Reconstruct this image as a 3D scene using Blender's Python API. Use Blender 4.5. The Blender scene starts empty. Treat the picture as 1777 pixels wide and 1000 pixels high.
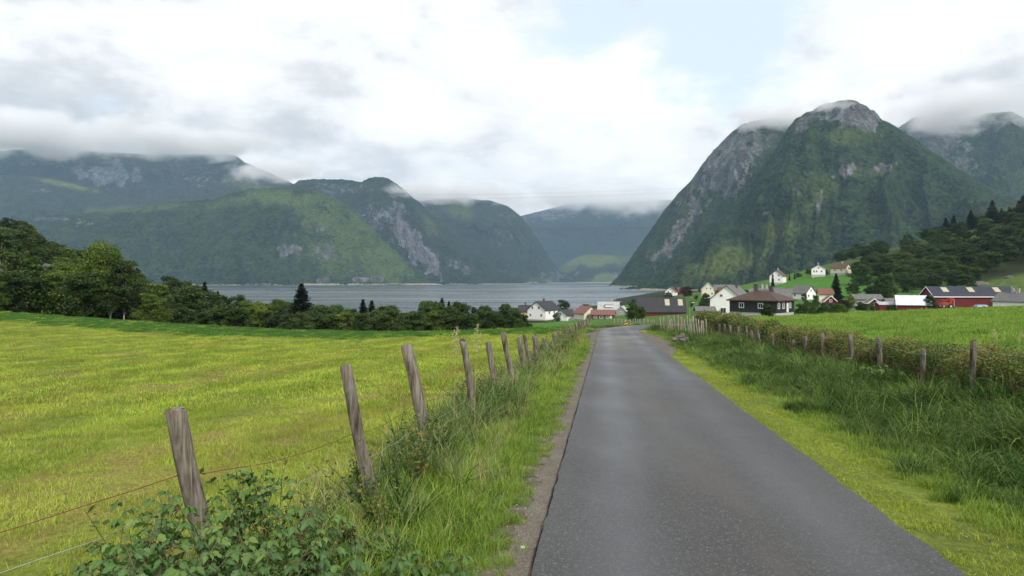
import bpy, math, random
import numpy as np
from mathutils import Vector
R = math.radians
F = 1234.0; CX = 888.5; HZ = 484.0; EYE = 1.75; SL = 0.0405; DX = 0.1317; LAKE = -34.0
scene = bpy.context.scene
COL = scene.collection
rng = np.random.default_rng(7)

# ---------------------------------------------------------------- numpy noise
def _hash(ix, iy, seed):
    n = (ix.astype(np.int64) * 374761393 + iy.astype(np.int64) * 668265263 + seed * 1442695041) & 0xffffffff
    n = ((n ^ (n >> 13)) * 1274126177) & 0xffffffff
    n = (n ^ (n >> 16)) & 0xffffffff
    return n / 4294967295.0
def vnoise(x, y, seed=0):
    x = np.asarray(x, float); y = np.asarray(y, float)
    ix = np.floor(x); iy = np.floor(y); fx = x - ix; fy = y - iy
    u = fx * fx * fx * (fx * (fx * 6 - 15) + 10); v = fy * fy * fy * (fy * (fy * 6 - 15) + 10)
    a = _hash(ix, iy, seed); b = _hash(ix + 1, iy, seed); c = _hash(ix, iy + 1, seed); d = _hash(ix + 1, iy + 1, seed)
    return (a * (1 - u) + b * u) * (1 - v) + (c * (1 - u) + d * u) * v
def fbm(x, y, seed=0, o=4, g=.5):
    s = 0; a = 1; t = 0
    for i in range(o):
        s = s + a * vnoise(x * 2 ** i + 13.7 * i, y * 2 ** i + 7.1 * i, seed + i); t += a; a *= g
    return s / t
def ridged(x, y, seed=0, o=4):
    s = 0; a = 1; t = 0
    for i in range(o):
        n = 1 - np.abs(2 * vnoise(x * 2 ** i + 3.3 * i, y * 2 ** i + 9.1 * i, seed + i) - 1); s = s + a * n * n; t += a; a *= .5
    return s / t
def sstep(a, b, x):
    t = np.clip((x - a) / (b - a), 0, 1); return t * t * (3 - 2 * t)
def interp(x, pts):
    p = np.array(pts, float); return np.interp(x, p[:, 0], p[:, 1])

# ---------------------------------------------------------------- mesh builder
class MB:
    """collects vertices and faces (tris or quads) into one mesh, with a per-vertex 'var' value and material slots"""
    def __init__(s): s.v = []; s.f = []; s.var = []; s.n = 0; s.mi = []
    def add(s, v, f, var=0.5, mi=0):
        v = np.asarray(v, float).reshape(-1, 3); f = np.asarray(f, int)
        if len(v) == 0: return s
        s.v.append(v); s.f.append(f + s.n); s.n += len(v)
        s.var.append(np.broadcast_to(np.asarray(var, float), (len(v),)).copy()); s.mi.append(np.full(len(f), mi))
        return s
    def box(s, c, d, rz=0, var=.5, mi=0, top=None):
        x, y, z = np.array(d) / 2.0; tx, ty = (x, y) if top is None else (top[0] / 2, top[1] / 2)
        p = np.array([[-x, -y, -z], [x, -y, -z], [x, y, -z], [-x, y, -z], [-tx, -ty, z], [tx, -ty, z], [tx, ty, z], [-tx, ty, z]])
        ca, sa = math.cos(rz), math.sin(rz)
        q = p.copy(); q[:, 0] = p[:, 0] * ca - p[:, 1] * sa; q[:, 1] = p[:, 0] * sa + p[:, 1] * ca
        return s.add(q + np.array(c), [[0, 3, 2, 1], [4, 5, 6, 7], [0, 1, 5, 4], [1, 2, 6, 5], [2, 3, 7, 6], [3, 0, 4, 7]], var, mi)
    def tube(s, pts, rad, n=8, var=.5, mi=0, cap=True, jit=0, seed=1):
        pts = np.asarray(pts, float); rad = np.broadcast_to(np.asarray(rad, float), (len(pts),))
        rr = np.random.default_rng(seed); V = []
        d = np.gradient(pts, axis=0); d /= np.linalg.norm(d, axis=1)[:, None] + 1e-9
        up = np.array([0, 0, 1.]) if abs(d[0][2]) < .9 else np.array([1., 0, 0])
        prof = 1 + jit * (rr.random(n) - .5) * 2
        for p, t, r in zip(pts, d, rad):
            a = np.cross(t, up); a /= np.linalg.norm(a) + 1e-9; b = np.cross(a, t); up = b
            k = np.arange(n) * 2 * math.pi / n
            V.append(p + (np.cos(k)[:, None] * a + np.sin(k)[:, None] * b) * (r * prof * (1 + jit * .5 * (rr.random(n) - .5)))[:, None])
        V = np.concatenate(V); Fc = []
        for i in range(len(pts) - 1):
            for j in range(n):
                k = (j + 1) % n; Fc.append([i * n + j, i * n + k, (i + 1) * n + k, (i + 1) * n + j])
        s.add(V, Fc, var, mi)
        if cap:
            for base, c in ((0, pts[0]), ((len(pts) - 1) * n, pts[-1])):
                s.add(np.vstack([V[base:base + n], c]), [[j, (j + 1) % n, n, n] for j in range(n)], var, mi)
        return s
    def build(s, name, mat, parent=None, smooth=False):
        me = bpy.data.meshes.new(name)
        V = np.concatenate(s.v); nv = len(V)
        me.vertices.add(nv); me.vertices.foreach_set('co', V.astype(np.float32).ravel())
        loops = []; starts = []; tot = 0
        fl = []
        for f in s.f:
            if f.shape[1] == 4:
                tri = f[:, 2] == f[:, 3]
                fl.append((f, tri))
            else: fl.append((f, np.zeros(len(f), bool)))
        L = []; C = []
        for f, tri in fl:
            k = f.shape[1]
            mask = np.ones(f.shape, bool)
            if k == 4: mask[tri, 3] = False
            L.append(f[mask]); C.append(mask.sum(1))
        L = np.concatenate(L); C = np.concatenate(C)
        me.loops.add(len(L)); me.loops.foreach_set('vertex_index', L.astype(np.int32))
        me.polygons.add(len(C)); me.polygons.foreach_set('loop_start', np.concatenate([[0], np.cumsum(C)[:-1]]).astype(np.int32))
        me.polygons.foreach_set('loop_total', C.astype(np.int32))
        me.polygons.foreach_set('use_smooth', np.full(len(C), bool(smooth)))
        mi = np.concatenate(s.mi)
        if mi.max() > 0: me.polygons.foreach_set('material_index', mi.astype(np.int32))
        at = me.attributes.new('var', 'FLOAT', 'POINT'); at.data.foreach_set('value', np.concatenate(s.var).astype(np.float32))
        me.update(calc_edges=True)
        for m in (mat if isinstance(mat, (list, tuple)) else [mat]): me.materials.append(m)
        o = bpy.data.objects.new(name, me)
        if parent != 'nolink': COL.objects.link(o)
        if parent not in (None, 'nolink'): o.parent = parent
        return o
def tag(o, label=None, cat=None, group=None, kind=None):
    if label: o['label'] = label
    if cat: o['category'] = cat
    if group: o['group'] = group
    if kind: o['kind'] = kind
    return o
def empty(name, loc, rz=0, label=None, cat=None, group=None):
    o = bpy.data.objects.new(name, None); COL.objects.link(o); o.location = loc; o.rotation_euler = (0, 0, rz)
    o.empty_display_size = .3
    return tag(o, label, cat, group)
def grid_mesh(name, X, Y, Z, mat, attrs=None, cols=None, wrap=False, smooth=True, kind='structure'):
    nr, nc = X.shape
    V = np.stack([X, Y, Z], -1).reshape(-1, 3)
    i, j = np.meshgrid(np.arange(nr - 1), np.arange(nc if wrap else nc - 1), indexing='ij')
    j2 = (j + 1) % nc
    f = np.stack([i * nc + j, i * nc + j2, (i + 1) * nc + j2, (i + 1) * nc + j], -1).reshape(-1, 4)
    mb = MB(); mb.add(V, f); o = mb.build(name, mat, smooth=smooth)
    me = o.data
    for k, a in (attrs or {}).items():
        at = me.attributes.new(k, 'FLOAT', 'POINT'); at.data.foreach_set('value', a.astype(np.float32).ravel())
    for k, a in (cols or {}).items():
        at = me.attributes.new(k, 'FLOAT_COLOR', 'POINT'); c = np.concatenate([a.reshape(-1, 3), np.ones((a.size // 3, 1))], 1)
        at.data.foreach_set('color', c.astype(np.float32).ravel())
    if kind: o['kind'] = kind
    return o

# ---------------------------------------------------------------- shader helper
class NT:
    def __init__(s, tree): s.t = tree; tree.nodes.clear()
    def n(s, typ, out=0, ins=None, **at):
        nd = s.t.nodes.new(typ)
        for k, v in at.items(): setattr(nd, k, v)
        for k, v in (ins or {}).items():
            if v is None: continue
            sock = nd.inputs[k]
            if isinstance(v, bpy.types.NodeSocket): s.t.links.new(v, sock)
            else: sock.default_value = v
        if out is None: return nd
        return nd.outputs[out]
    def math(s, op, a, b=0., c=None, clamp=False):
        i = {0: a, 1: b}
        if c is not None: i[2] = c
        return s.n('ShaderNodeMath', 0, i, operation=op, use_clamp=clamp)
    def mix(s, f, a, b, blend='MIX'):
        def C(v): return v if isinstance(v, bpy.types.NodeSocket) else (*v, 1) if len(v) == 3 else v
        nd = s.t.nodes.new('ShaderNodeMix'); nd.data_type = 'RGBA'; nd.blend_type = blend
        for k, v in ((0, f), (6, C(a)), (7, C(b))):
            if isinstance(v, bpy.types.NodeSocket): s.t.links.new(v, nd.inputs[k])
            else: nd.inputs[k].default_value = v
        return nd.outputs[2]
    def noise(s, scale, detail=4, vec=None, rough=.5, dist=0, out=0):
        return s.n('ShaderNodeTexNoise', out, {'Vector': vec, 'Scale': scale, 'Detail': detail, 'Roughness': rough, 'Distortion': dist})
    def rng(s, v, a, b, c=0., d=1., smooth=True):
        return s.n('ShaderNodeMapRange', 0, {'Value': v, 'From Min': a, 'From Max': b, 'To Min': c, 'To Max': d}, interpolation_type='SMOOTHSTEP' if smooth else 'LINEAR')
    def ramp(s, f, stops):
        nd = s.n('ShaderNodeValToRGB', None, {0: f}); cr = nd.color_ramp
        while len(cr.elements) < len(stops): cr.elements.new(.5)
        for e, (p, c) in zip(cr.elements, stops): e.position = p; e.color = (*c, 1)
        return nd.outputs[0]
    def attr(s, name, out=2): return s.n('ShaderNodeAttribute', out, attribute_name=name)
    def pos(s): return s.n('ShaderNodeNewGeometry', 0)
    def scale(s, v, sx, sy, sz, rz=0.): return s.n('ShaderNodeMapping', 0, {'Vector': v, 'Scale': (sx, sy, sz), 'Rotation': (0, 0, rz)})
    def bump(s, h, strength=.5, dist=.05): return s.n('ShaderNodeBump', 0, {'Height': h, 'Strength': strength, 'Distance': dist})
    def surf(s, col, rough=.8, normal=None, spec=.3, metal=0.):
        if not isinstance(col, bpy.types.NodeSocket) and len(col) == 3: col = (*col, 1)
        b = s.n('ShaderNodeBsdfPrincipled', 0, {'Base Color': col, 'Roughness': rough, 'Normal': normal, 'Specular IOR Level': spec, 'Metallic': metal}); return b
    def out(s, sh, vol=None, disp=None):
        o = s.n('ShaderNodeOutputMaterial', None)
        if sh is not None: s.t.links.new(sh, o.inputs[0])
        if vol is not None: s.t.links.new(vol, o.inputs[1])
def newmat(name):
    m = bpy.data.materials.new(name); m.use_nodes = True; return m, NT(m.node_tree)
def mat(name, col, rough=.7, var=.25, scale=3., bump=0., spec=.3, metal=0., coord='obj', stretch=None):
    """plain surface with a little uneven wear"""
    m, t = newmat(name)
    v = t.n('ShaderNodeTexCoord', 3)
    if stretch: v = t.scale(v, *stretch)
    n1 = t.noise(scale, 5, v, .6); n2 = t.noise(scale * 9, 3, v)
    f = t.math('MULTIPLY_ADD', n1, 1.0, t.math('MULTIPLY', n2, .5))
    f = t.rng(f, .45, 1.05, 1 - var, 1 + var, False)
    c = t.n('ShaderNodeVectorMath', 0, {0: col, 'Scale': f}, operation='SCALE')
    nb = t.bump(f, bump, .02) if bump else None
    t.out(t.surf(c, rough, nb, spec, metal)); return m
def leafmat(name, stops, rough=.55, trans=.3, nscale=.35, namp=.35, spec=.25, rand=.2, big=0.):
    """foliage: colour from the per-leaf value, patches from world noise, light through the leaf"""
    m, t = newmat(name)
    v = t.attr('var'); P = t.pos()
    nz = t.noise(nscale, 3, P)
    oi = t.n('ShaderNodeObjectInfo', 'Random')
    f = t.math('ADD', v, t.math('MULTIPLY', t.math('SUBTRACT', nz, .5), namp * 2))
    f = t.math('ADD', f, t.math('MULTIPLY', t.math('SUBTRACT', oi, .5), rand * 2), clamp=True)
    c = t.ramp(f, stops)
    b = t.surf(c, rough, None, spec)
    tr = t.n('ShaderNodeBsdfTranslucent', 0, {'Color': c})
    t.out(t.n('ShaderNodeMixShader', 0, {0: trans, 1: b, 2: tr})); return m
# ================================================================ camera, sky, sun
cam = bpy.data.cameras.new('camera'); co = bpy.data.objects.new('camera', cam); COL.objects.link(co)
co.location = (0, 0, EYE); co.rotation_euler = (R(90), 0, 0)
cam.sensor_width = 36; cam.lens = 36 * F / 1777; cam.shift_y = -16 / 1777; cam.clip_start = .05; cam.clip_end = 60000
scene.camera = co
SUN_EL, SUN_AZ = R(40), R(150)      # azimuth clockwise from +Y (ahead), so the sun stands to the right
sd = Vector((math.sin(SUN_AZ) * math.cos(SUN_EL), math.cos(SUN_AZ) * math.cos(SUN_EL), math.sin(SUN_EL)))
sun = bpy.data.lights.new('sun', 'SUN'); so = bpy.data.objects.new('sun', sun); COL.objects.link(so)
sun.energy = 2.7; sun.angle = R(4); sun.color = (1, .95, .87)
so.rotation_euler = (-sd).to_track_quat('-Z', 'Y').to_euler(); so.location = (60, -20, 60)
w = bpy.data.worlds.new('World'); scene.world = w; w.use_nodes = True
t = NT(w.node_tree)
sky = t.n('ShaderNodeTexSky', 0, sky_type='NISHITA', sun_disc=False, sun_elevation=SUN_EL, sun_rotation=SUN_AZ, air_density=1.0, dust_density=1.5)
D = t.n('ShaderNodeTexCoord', 0)
sx = t.n('ShaderNodeSeparateXYZ', None, {0: D})
zz = t.math('MAXIMUM', sx.outputs[2], 0.)
h = t.math('ADD', zz, .16)
px_, py_ = t.math('DIVIDE', sx.outputs[0], h), t.math('DIVIDE', sx.outputs[1], h)
P = t.n('ShaderNodeCombineXYZ', 0, {0: px_, 1: py_, 2: 0.})
# billows seen from below (stretched to the horizon) mixed with upright heaps near the horizon
Q = t.scale(D, 1, 1, 1.9)
nA = t.noise(.62, 7, P, .55, .25); nB = t.noise(3.6, 8, Q, .56, .15); nC = t.noise(1.5, 5, Q, .5)
cov = t.math('ADD', t.math('MULTIPLY', nA, .5), t.math('MULTIPLY', nB, .5))
def blob(px, py, width, asp=1.):
    """soft bump on the sky around a direction"""
    v = Vector(((px - CX) / F, 1, (HZ - py) / F)).normalized()
    d = t.n('ShaderNodeVectorMath', 0, {0: D, 1: v}, operation='SUBTRACT')
    d = t.n('ShaderNodeVectorMath', 0, {0: d, 1: (1, 1, asp)}, operation='MULTIPLY')
    return t.rng(t.n('ShaderNodeVectorMath', 1, {0: d}, operation='LENGTH'), 0, width / F, 1., 0.)
hole = t.math('MAXIMUM', blob(1270, 60, 400, 1.8), t.math('MULTIPLY', blob(1000, 80, 270, 1.4), .95))
hole = t.math('MAXIMUM', hole, t.math('MULTIPLY', blob(1480, 110, 260, 2.), .45))
cov = t.math('SUBTRACT', t.math('ADD', cov, .05), t.math('MULTIPLY', hole, .245))
# (cover is thresholded below, once the heaps are added)
# brightness: white tops, grey bases, darker slab over the left mountains and low over the fjord
nD = t.noise(2.4, 6, t.scale(D, 1, 1, 3.2), .55, .3)
nE = t.noise(5.5, 9, t.n('ShaderNodeVectorMath', 0, {0: Q, 1: (4.1, 2.2, .7)}, operation='ADD'), .6, .1)
br = t.math('ADD', t.math('MULTIPLY', nD, .42), t.math('MULTIPLY', nE, .58))
wq = t.n('ShaderNodeVectorMath', 0, {0: Q, 1: t.n('ShaderNodeVectorMath', 0, {0: t.noise(7., 5, Q, .6, out=1), 'Scale': .16}, operation='SCALE')}, operation='ADD')
vo = t.n('ShaderNodeTexVoronoi', 0, {'Vector': wq, 'Scale': 6.5, 'Smoothness': .7}, feature='SMOOTH_F1')
vo2 = t.n('ShaderNodeTexVoronoi', 0, {'Vector': wq, 'Scale': 15., 'Smoothness': .6}, feature='SMOOTH_F1')
puff = t.math('SUBTRACT', .5, t.math('ADD', t.math('MULTIPLY', vo, .75), t.math('MULTIPLY', vo2, .3)))
br = t.math('ADD', br, t.math('MULTIPLY_ADD', puff, .42, -.005))
cov = t.math('ADD', cov, t.math('MULTIPLY', puff, .10))
cm = t.rng(cov, .345, .455)
br = t.math('SUBTRACT', br, t.math('MULTIPLY', blob(120, 215, 420, 3.6), .15))
br = t.math('SUBTRACT', br, t.math('MULTIPLY', blob(640, 255, 330, 4.2), .08))
br = t.math('SUBTRACT', br, t.math('MULTIPLY', blob(1010, 305, 250, 4.5), .0))
br = t.math('ADD', br, t.math('MULTIPLY', blob(1150, 190, 300, 1.6), .10))
br = t.math('ADD', br, t.math('MULTIPLY', blob(600, 120, 420, 1.6), .05))
cc = t.ramp(br, [(.30, (5.2, 5.35, 5.55)), (.41, (7.1, 7.15, 7.2)), (.475, (8.9, 8.85, 8.8)), (.60, (10.4, 10.25, 10.05))])
cs = t.n('ShaderNodeVectorMath', 0, {0: sky, 'Scale': 1.6}, operation='SCALE')
blue = t.mix(.68, cs, (8.9, 9.6, 10.2))
full = t.mix(cm, blue, cc)
bg = t.n('ShaderNodeBackground', 0, {'Color': full, 'Strength': .1})
wo = t.n('ShaderNodeOutputWorld', None); t.t.links.new(bg, wo.inputs[0])
try: w.cycles.sampling_method = 'MANUAL'; w.cycles.sample_map_resolution = 512
except Exception: pass
vs = scene.view_settings; vs.view_transform = 'Standard'; vs.look = 'None'; vs.exposure = .30; vs.gamma = 1
c = scene.cycles
c.max_bounces = 9; c.diffuse_bounces = 3; c.glossy_bounces = 2; c.transmission_bounces = 2; c.transparent_max_bounces = 8; c.volume_bounces = 6
c.use_denoising = True; c.use_adaptive_sampling = True; c.adaptive_threshold = .015
c.sample_clamp_indirect = 5
# ---- air between here and the mountains
m, t = newmat('air'); vol = t.n('ShaderNodeVolumePrincipled', 0, {'Color': (.50, .75, 1., 1), 'Density': 4.8e-5, 'Anisotropy': .1})
t.out(None, vol)
hz = MB().box((0, 5000, 760), (13500, 11000, 1650)).build('haze', m)
def low_cloud(px, py, D, sx_, sy_, sz_, dens, sc, label, seed):
    m, t = newmat('cloud_vapour'); o = t.n('ShaderNodeTexCoord', 3); P = t.pos()
    P = t.n('ShaderNodeVectorMath', 0, {0: P, 1: (seed * 311., 0, seed * 97.)}, operation='ADD')
    n_ = t.noise(1. / sc, 5, t.scale(P, 1, 1, 1.7), .6, .4)
    rr = t.n('ShaderNodeVectorMath', 1, {0: o}, operation='LENGTH')
    d = t.math('SUBTRACT', t.math('MULTIPLY_ADD', n_, 2.6, -.55), t.math('MULTIPLY', rr, 1.15))
    d = t.rng(d, -.15, .75, 0., dens)
    t.out(None, t.n('ShaderNodeVolumePrincipled', 0, {'Color': (1, 1, 1, 1), 'Density': d, 'Anisotropy': .1}))
    import bmesh
    bm = bmesh.new(); bmesh.ops.create_icosphere(bm, subdivisions=3, radius=1); me = bpy.data.meshes.new('low_cloud'); bm.to_mesh(me); bm.free(); me.materials.append(m)
    ob = bpy.data.objects.new('low_cloud', me); COL.objects.link(ob); ob.location = px2w_(px, py, D); ob.scale = (sx_, sy_, sz_); tag(ob, label, kind='stuff')
def px2w_(px, py, D): return ((px - CX) / F * D, D, EYE - (py - HZ) / F * D)
low_cloud(1665, 188, 4150, 800, 500, 160, .014, 300, 'cloud bank over the cliffed mountain behind the peak', 1)
low_cloud(1345, 204, 3650, 290, 280, 85, .017, 130, 'cloud puff over the rocky shoulder', 2)
low_cloud(1436, 184, 2900, 150, 110, 42, .013, 80, 'thin wisp across the summit', 3)
low_cloud(40, 232, 5900, 1500, 800, 250, .012, 420, 'grey cloud deck over the far left range', 4)
low_cloud(310, 240, 5900, 900, 700, 190, .012, 420, 'cloud deck over the middle of the far left range', 5)
low_cloud(480, 296, 5500, 520, 360, 110, .013, 200, 'bright wisp behind the green left hill', 6)
low_cloud(780, 336, 5700, 760, 450, 115, .010, 260, 'cloud over the brow of the middle mountain', 7)
low_cloud(705, 330, 4950, 200, 180, 80, .013, 120, 'wisp beside the dark flat-topped mountain', 8)
low_cloud(1040, 345, 8300, 1700, 700, 230, .007, 500, 'cloud bank over the head of the fjord', 9)
hz.location = (0, 0, 0); tag(hz, 'thin blue haze filling the valley and fjord', 'haze', kind='stuff')
# ================================================================ terrain
def px2w(px, py, D): return ((px - CX) / F * D, D, EYE - (py - HZ) / F * D)
CTRL = []          # (x, y, z) the middle ground passes through
def ctl(px, py, D): CTRL.append(px2w(px, py, D))
ZR = [(-160, 4.5), (-120, 3), (-68, 1.24), (-43, .16), (-29, -.36), (-17, -.39), (-7, -.15), (-2.6, 0), (-1.4, .02), (-.8, -.01), (-.47, -.02), (2.33, -.02), (3.3, -.05),
      (4.3, -.26), (5.6, -.14), (6.8, -.06), (7.5, .1), (8.8, .45), (11.7, .83), (20, 1.2), (32, 1.7), (60, 2.2), (200, 4)]
YE = [(-68, 80), (-43, 70), (-29, 65), (-17, 60), (-7, 62), (3, 60), (4, 60), (200, 60)]
# road centre line (x, y, z)
RP = np.array([(-1.71 + .0, -20, .81)] + [(.927 + DX * y, y, -SL * y) for y in range(-16, 50, 3)] + [(7.55, 50, -2.02), (8.75, 56, -2.22), (11.0, 61, -2.38), (14.6, 65.5, -2.5), (20, 69.5, -2.75), (29, 73, -3.2), (42, 77, -3.9)])
def catmull(P, k=8):
    out = []
    for i in range(len(P) - 1):
        a = P[max(i - 1, 0)]; b = P[i]; c_ = P[i + 1]; d = P[min(i + 2, len(P) - 1)]
        for j in range(k):
            u = j / k; out.append(.5 * ((2 * b) + (-a + c_) * u + (2 * a - 5 * b + 4 * c_ - d) * u * u + (-a + 3 * b - 3 * c_ + d) * u ** 3))
    out.append(P[-1]); return np.array(out)
RC = catmull(RP, 6)
def near_z(x, y):
    xo = x - DX * y
    z = interp(xo, ZR) - SL * np.clip(y, -40, 120)
    return z
for x, y in [(-90, 80), (-60, 76), (-40, 66), (-25, 60), (-12, 57), (-3, 57)]: CTRL.append((x, y, float(near_z(np.array(x), np.array(y)))))
for p in [(7, 60, -2.5), (14, 66, -2.6), (22, 71, -2.95), (31, 76, -3.4), (45, 80, -4.1), (0, 78, -4.1), (12, 82, -3.9), (30, 90, -4.6), (60, 95, -4.6), (20, 60, -1.6), (50, 60, -.9), (90, 62, -.4)]: CTRL.append(p)
for p in [(1400, 556, 100), (1500, 556, 110), (1650, 555, 120), (1777, 555, 130), (1950, 550, 130), (1600, 548, 190), (1800, 545, 190),
          (1379, 522, 330), (1300, 515, 380), (1450, 502, 385), (1350, 493, 452), (1420, 479, 450), (1460, 477, 450), (1550, 466, 485), (1580, 456, 520), (1500, 470, 500), (1250, 508, 480),
          (1520, 510, 340), (1600, 515, 330), (1650, 497, 380), (1700, 492, 350), (1777, 478, 340), (1900, 470, 340), (1850, 505, 290),
          (1480, 450, 540), (1600, 418, 580), (1700, 394, 610), (1777, 378, 630), (1950, 330, 660), (1700, 450, 450), (1600, 460, 470), (1800, 430, 450), (1950, 420, 420),
          (1500, 500, 900), (1700, 490, 1000), (1950, 480, 1000), (1300, 505, 700), (1200, 512, 560), (1165, 514, 550), (1180, 505, 900), (1150, 506, 1500), (1300, 500, 1500), (1700, 495, 1500),
          (1100, 526, 700), (1080, 530, 560), (1020, 541, 500), (1060, 540, 420), (1000, 545, 640), (1000, 546, 700), (1075, 530, 1000), (1000, 524, 1200),
          (940, 557, 330), (1016, 557, 310), (900, 560, 240), (860, 570, 180), (800, 562, 330), (950, 566, 150), (1000, 566, 110), (1060, 562, 130), (960, 572, 90),
          (500, 598, 120), (600, 600, 125), (700, 598, 130), (820, 588, 130), (300, 585, 120), (400, 592, 125), (700, 585, 190), (500, 580, 190), (800, 578, 210), (600, 570, 300), (700, 565, 420),
          (400, 560, 300), (300, 545, 300), (500, 566, 400), (700, 552, 640), (500, 552, 640), (300, 548, 560), (100, 540, 500), (900, 548, 640),
          (0, 548, 95), (100, 555, 100), (200, 560, 105), (-150, 535, 100), (100, 520, 150), (0, 470, 165), (60, 473, 165), (130, 500, 165), (-150, 430, 170), (0, 425, 235), (100, 462, 220), (0, 398, 280), (-150, 340, 300), (90, 430, 270),
          (200, 525, 170), (180, 480, 250), (260, 505, 240), (330, 545, 190), (300, 530, 230), (370, 560, 190), (200, 500, 320), (100, 470, 360), (-100, 440, 420), (0, 500, 520), (-300, 450, 500),
          (500, 575, 900), (700, 560, 1100), (900, 540, 1100), (300, 560, 1200), (1000, 530, 1600), (700, 540, 1600), (400, 540, 1600)]: ctl(*p)
from math import pi
BLD = []; 
exec_buildings = []
# ================================================================ buildings of the village (description first: their feet shape the ground)
WHITE = mat('white_boards', (.82, .81, .79), .6, .10, 1.5); CREAM = mat('cream_boards', (.66, .62, .48), .6, .1, 1.5); RED = mat('red_boards', (.12, .014, .013), .65, .25, 1.2)
DARK = mat('dark_boards', (.022, .023, .028), .5, .3, 1.5); BROWN = mat('brown_boards', (.11, .06, .04), .65, .3, 1.5); GREYB = mat('grey_boards', (.3, .3, .29), .7, .2, 1.5); YELL = mat('yellow_boards', (.55, .42, .16), .6, .1)
def roofmat(name, col, rough=.6, spec=.3, sc=3.2):
    m, t = newmat(name); v = t.n('ShaderNodeTexCoord', 3)
    n1 = t.noise(.9, 5, v, .6); w_ = t.n('ShaderNodeTexWave', 1, {'Vector': v, 'Scale': sc, 'Distortion': .3}, wave_type='BANDS', bands_direction='Y')
    f = t.rng(t.math('MULTIPLY_ADD', w_, .25, n1), .3, .95, .72, 1.3, False)
    c_ = t.n('ShaderNodeVectorMath', 0, {0: col, 'Scale': f}, operation='SCALE')
    t.out(t.surf(c_, rough, None, spec)); return m
RG = roofmat('grey_tiles', (.04, .041, .048), .7, .2); RS = roofmat('slate_tiles', (.13, .13, .13), .7, .2); RB = roofmat('brown_tiles', (.095, .052, .038)); RL = roofmat('pale_slate', (.36, .37, .37), .5, .4)
RT = roofmat('red_brown_tiles', (.17, .078, .06)); RD = roofmat('dark_brown_tiles', (.062, .036, .026)); RW = roofmat('pale_metal_roof', (.62, .65, .7), .35, .5); RBL = roofmat('blue_grey_sheet', (.035, .042, .06), .65, .2)
GLASS = mat('window_glass', (.03, .035, .045), .12, .2, 2., 0, .6); FRAME = mat('window_frame_paint', (.75, .75, .73), .5, .05); STONE = mat('foundation_stone', (.4, .4, .38), .85, .25, 2.)
BRICK = mat('chimney_brick', (.09, .08, .08), .85, .3, 4.); PALECH = mat('chimney_plaster', (.38, .36, .34), .85, .2, 4.); SKYL = mat('roof_light_sheet', (.42, .38, .26), .5, .15, 1.)
DOORM = mat('door_paint', (.7, .7, .68), .5, .05); DDOOR = mat('dark_door', (.06, .03, .02), .5, .1)
WINDOW_MESH = {}
def bp(*a, **k): BLD.append((a, k))
# name, label, px, py, D, yaw, W, L, Hw, Hr, wall, roof, extras
bp('white_house', 'white two-storey gabled house with grey roof, highest of the white gables beside the far field', 944, 556, 330, -38, 10.2, 12, 4.4, 3.7, WHITE, RG, win={'F': [(-2.2, 5.4, .9, 1.1), (1.4, 5.4, .9, 1.1), (-3.4, 2., .9, 1.1), (2.8, 2., .9, 1.2)], 'R': [(-3, 3.2, 1, 1.2), (1, 3.2, 1, 1.2)]}, chim=[(-.5, .6, BRICK)])
bp('yellow_house', 'low yellow house with dark roof half behind the leftmost white gable of the village', 917, 554, 350, 80, 8, 9, 3.2, 2.8, YELL, RG, win={'L': [(-2, 1.8, 1, 1), (1.5, 1.8, 1, 1)]}, chim=[(0, 1.5, BRICK)])
bp('garage', 'small white gabled garage with dark roof right of the tall white house', 982, 558, 318, -40, 6.9, 8, 2.3, 2.3, WHITE, RG, win={'F': [(0, 2.9, .8, .9), (-1.5, 1.2, .9, .5)]})
bp('cream_cottage', 'tiny cream gable showing between the white garage and the brown-roofed house', 992, 553, 345, -30, 5.6, 7, 2.6, 2.2, CREAM, RS, win={'F': [(0, 2.6, .7, .8)]})
bp('brown_roofed_house', 'cream gabled house under a red-brown tiled roof before the fjord', 1017, 557, 308, 25, 7.2, 8.5, 2.6, 2.9, CREAM, RT, win={'F': [(0, 3.6, .7, .8), (-1.8, 1.4, .8, .9), (1.8, 1.4, .8, .9)]}, chim=[(1, 0, BRICK)])
bp('long_low_house', 'long low brown house with pale red tiled roof beside the brown-roofed house', 1047, 557, 300, 78, 6.5, 9.5, 2.3, 1.7, BROWN, RT, win={'L': [(-3, 1.3, 1, .9), (-.6, 1.3, 1.2, .9), (2, 1.3, .9, .9)]}, door={'L': (3.4,)})
bp('pale_roofed_house', 'house with broad pale grey roof, dormer and chimney above the low tiled roof', 1056, 547, 400, 82, 9.5, 11.5, 2.4, 5.2, WHITE, RL, win={'L': [(-3, 1.4, 1, 1), (0, 1.4, 1, 1), (3, 1.4, 1, 1)]}, chim=[(0, -2, PALECH)], dormer=True)
bp('grey_annex', 'grey lean house end standing behind the roadside round bush', 1080, 549, 385, -20, 6, 8, 2.6, 2.6, GREYB, RL, win={'F': [(0, 2, .8, .8)]})
bp('red_barn', 'dark-roofed red barn with two pale roof lights beside the road', 1146, 552, 300, 84, 10.5, 19.8, 3.2, 5.4, RED, RG, sky=[-2.6, -8.0], door={'L': (2,)})
bp('shore_house', 'white gabled house nearest the fjord above the barn roof', 1165, 514, 550, -25, 8, 8, 3., 3.4, WHITE, RB, win={'F': [(-1.5, 3, .8, 1), (1.5, 3, .8, 1), (0, 4.8, .7, .8)]})
bp('red_cottage', 'small red cottage close behind the white house nearest the fjord', 1178, 513, 560, -60, 6, 6, 3, 3, RED, RB, win={'F': [(0, 2.5, .8, .9)]})
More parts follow.
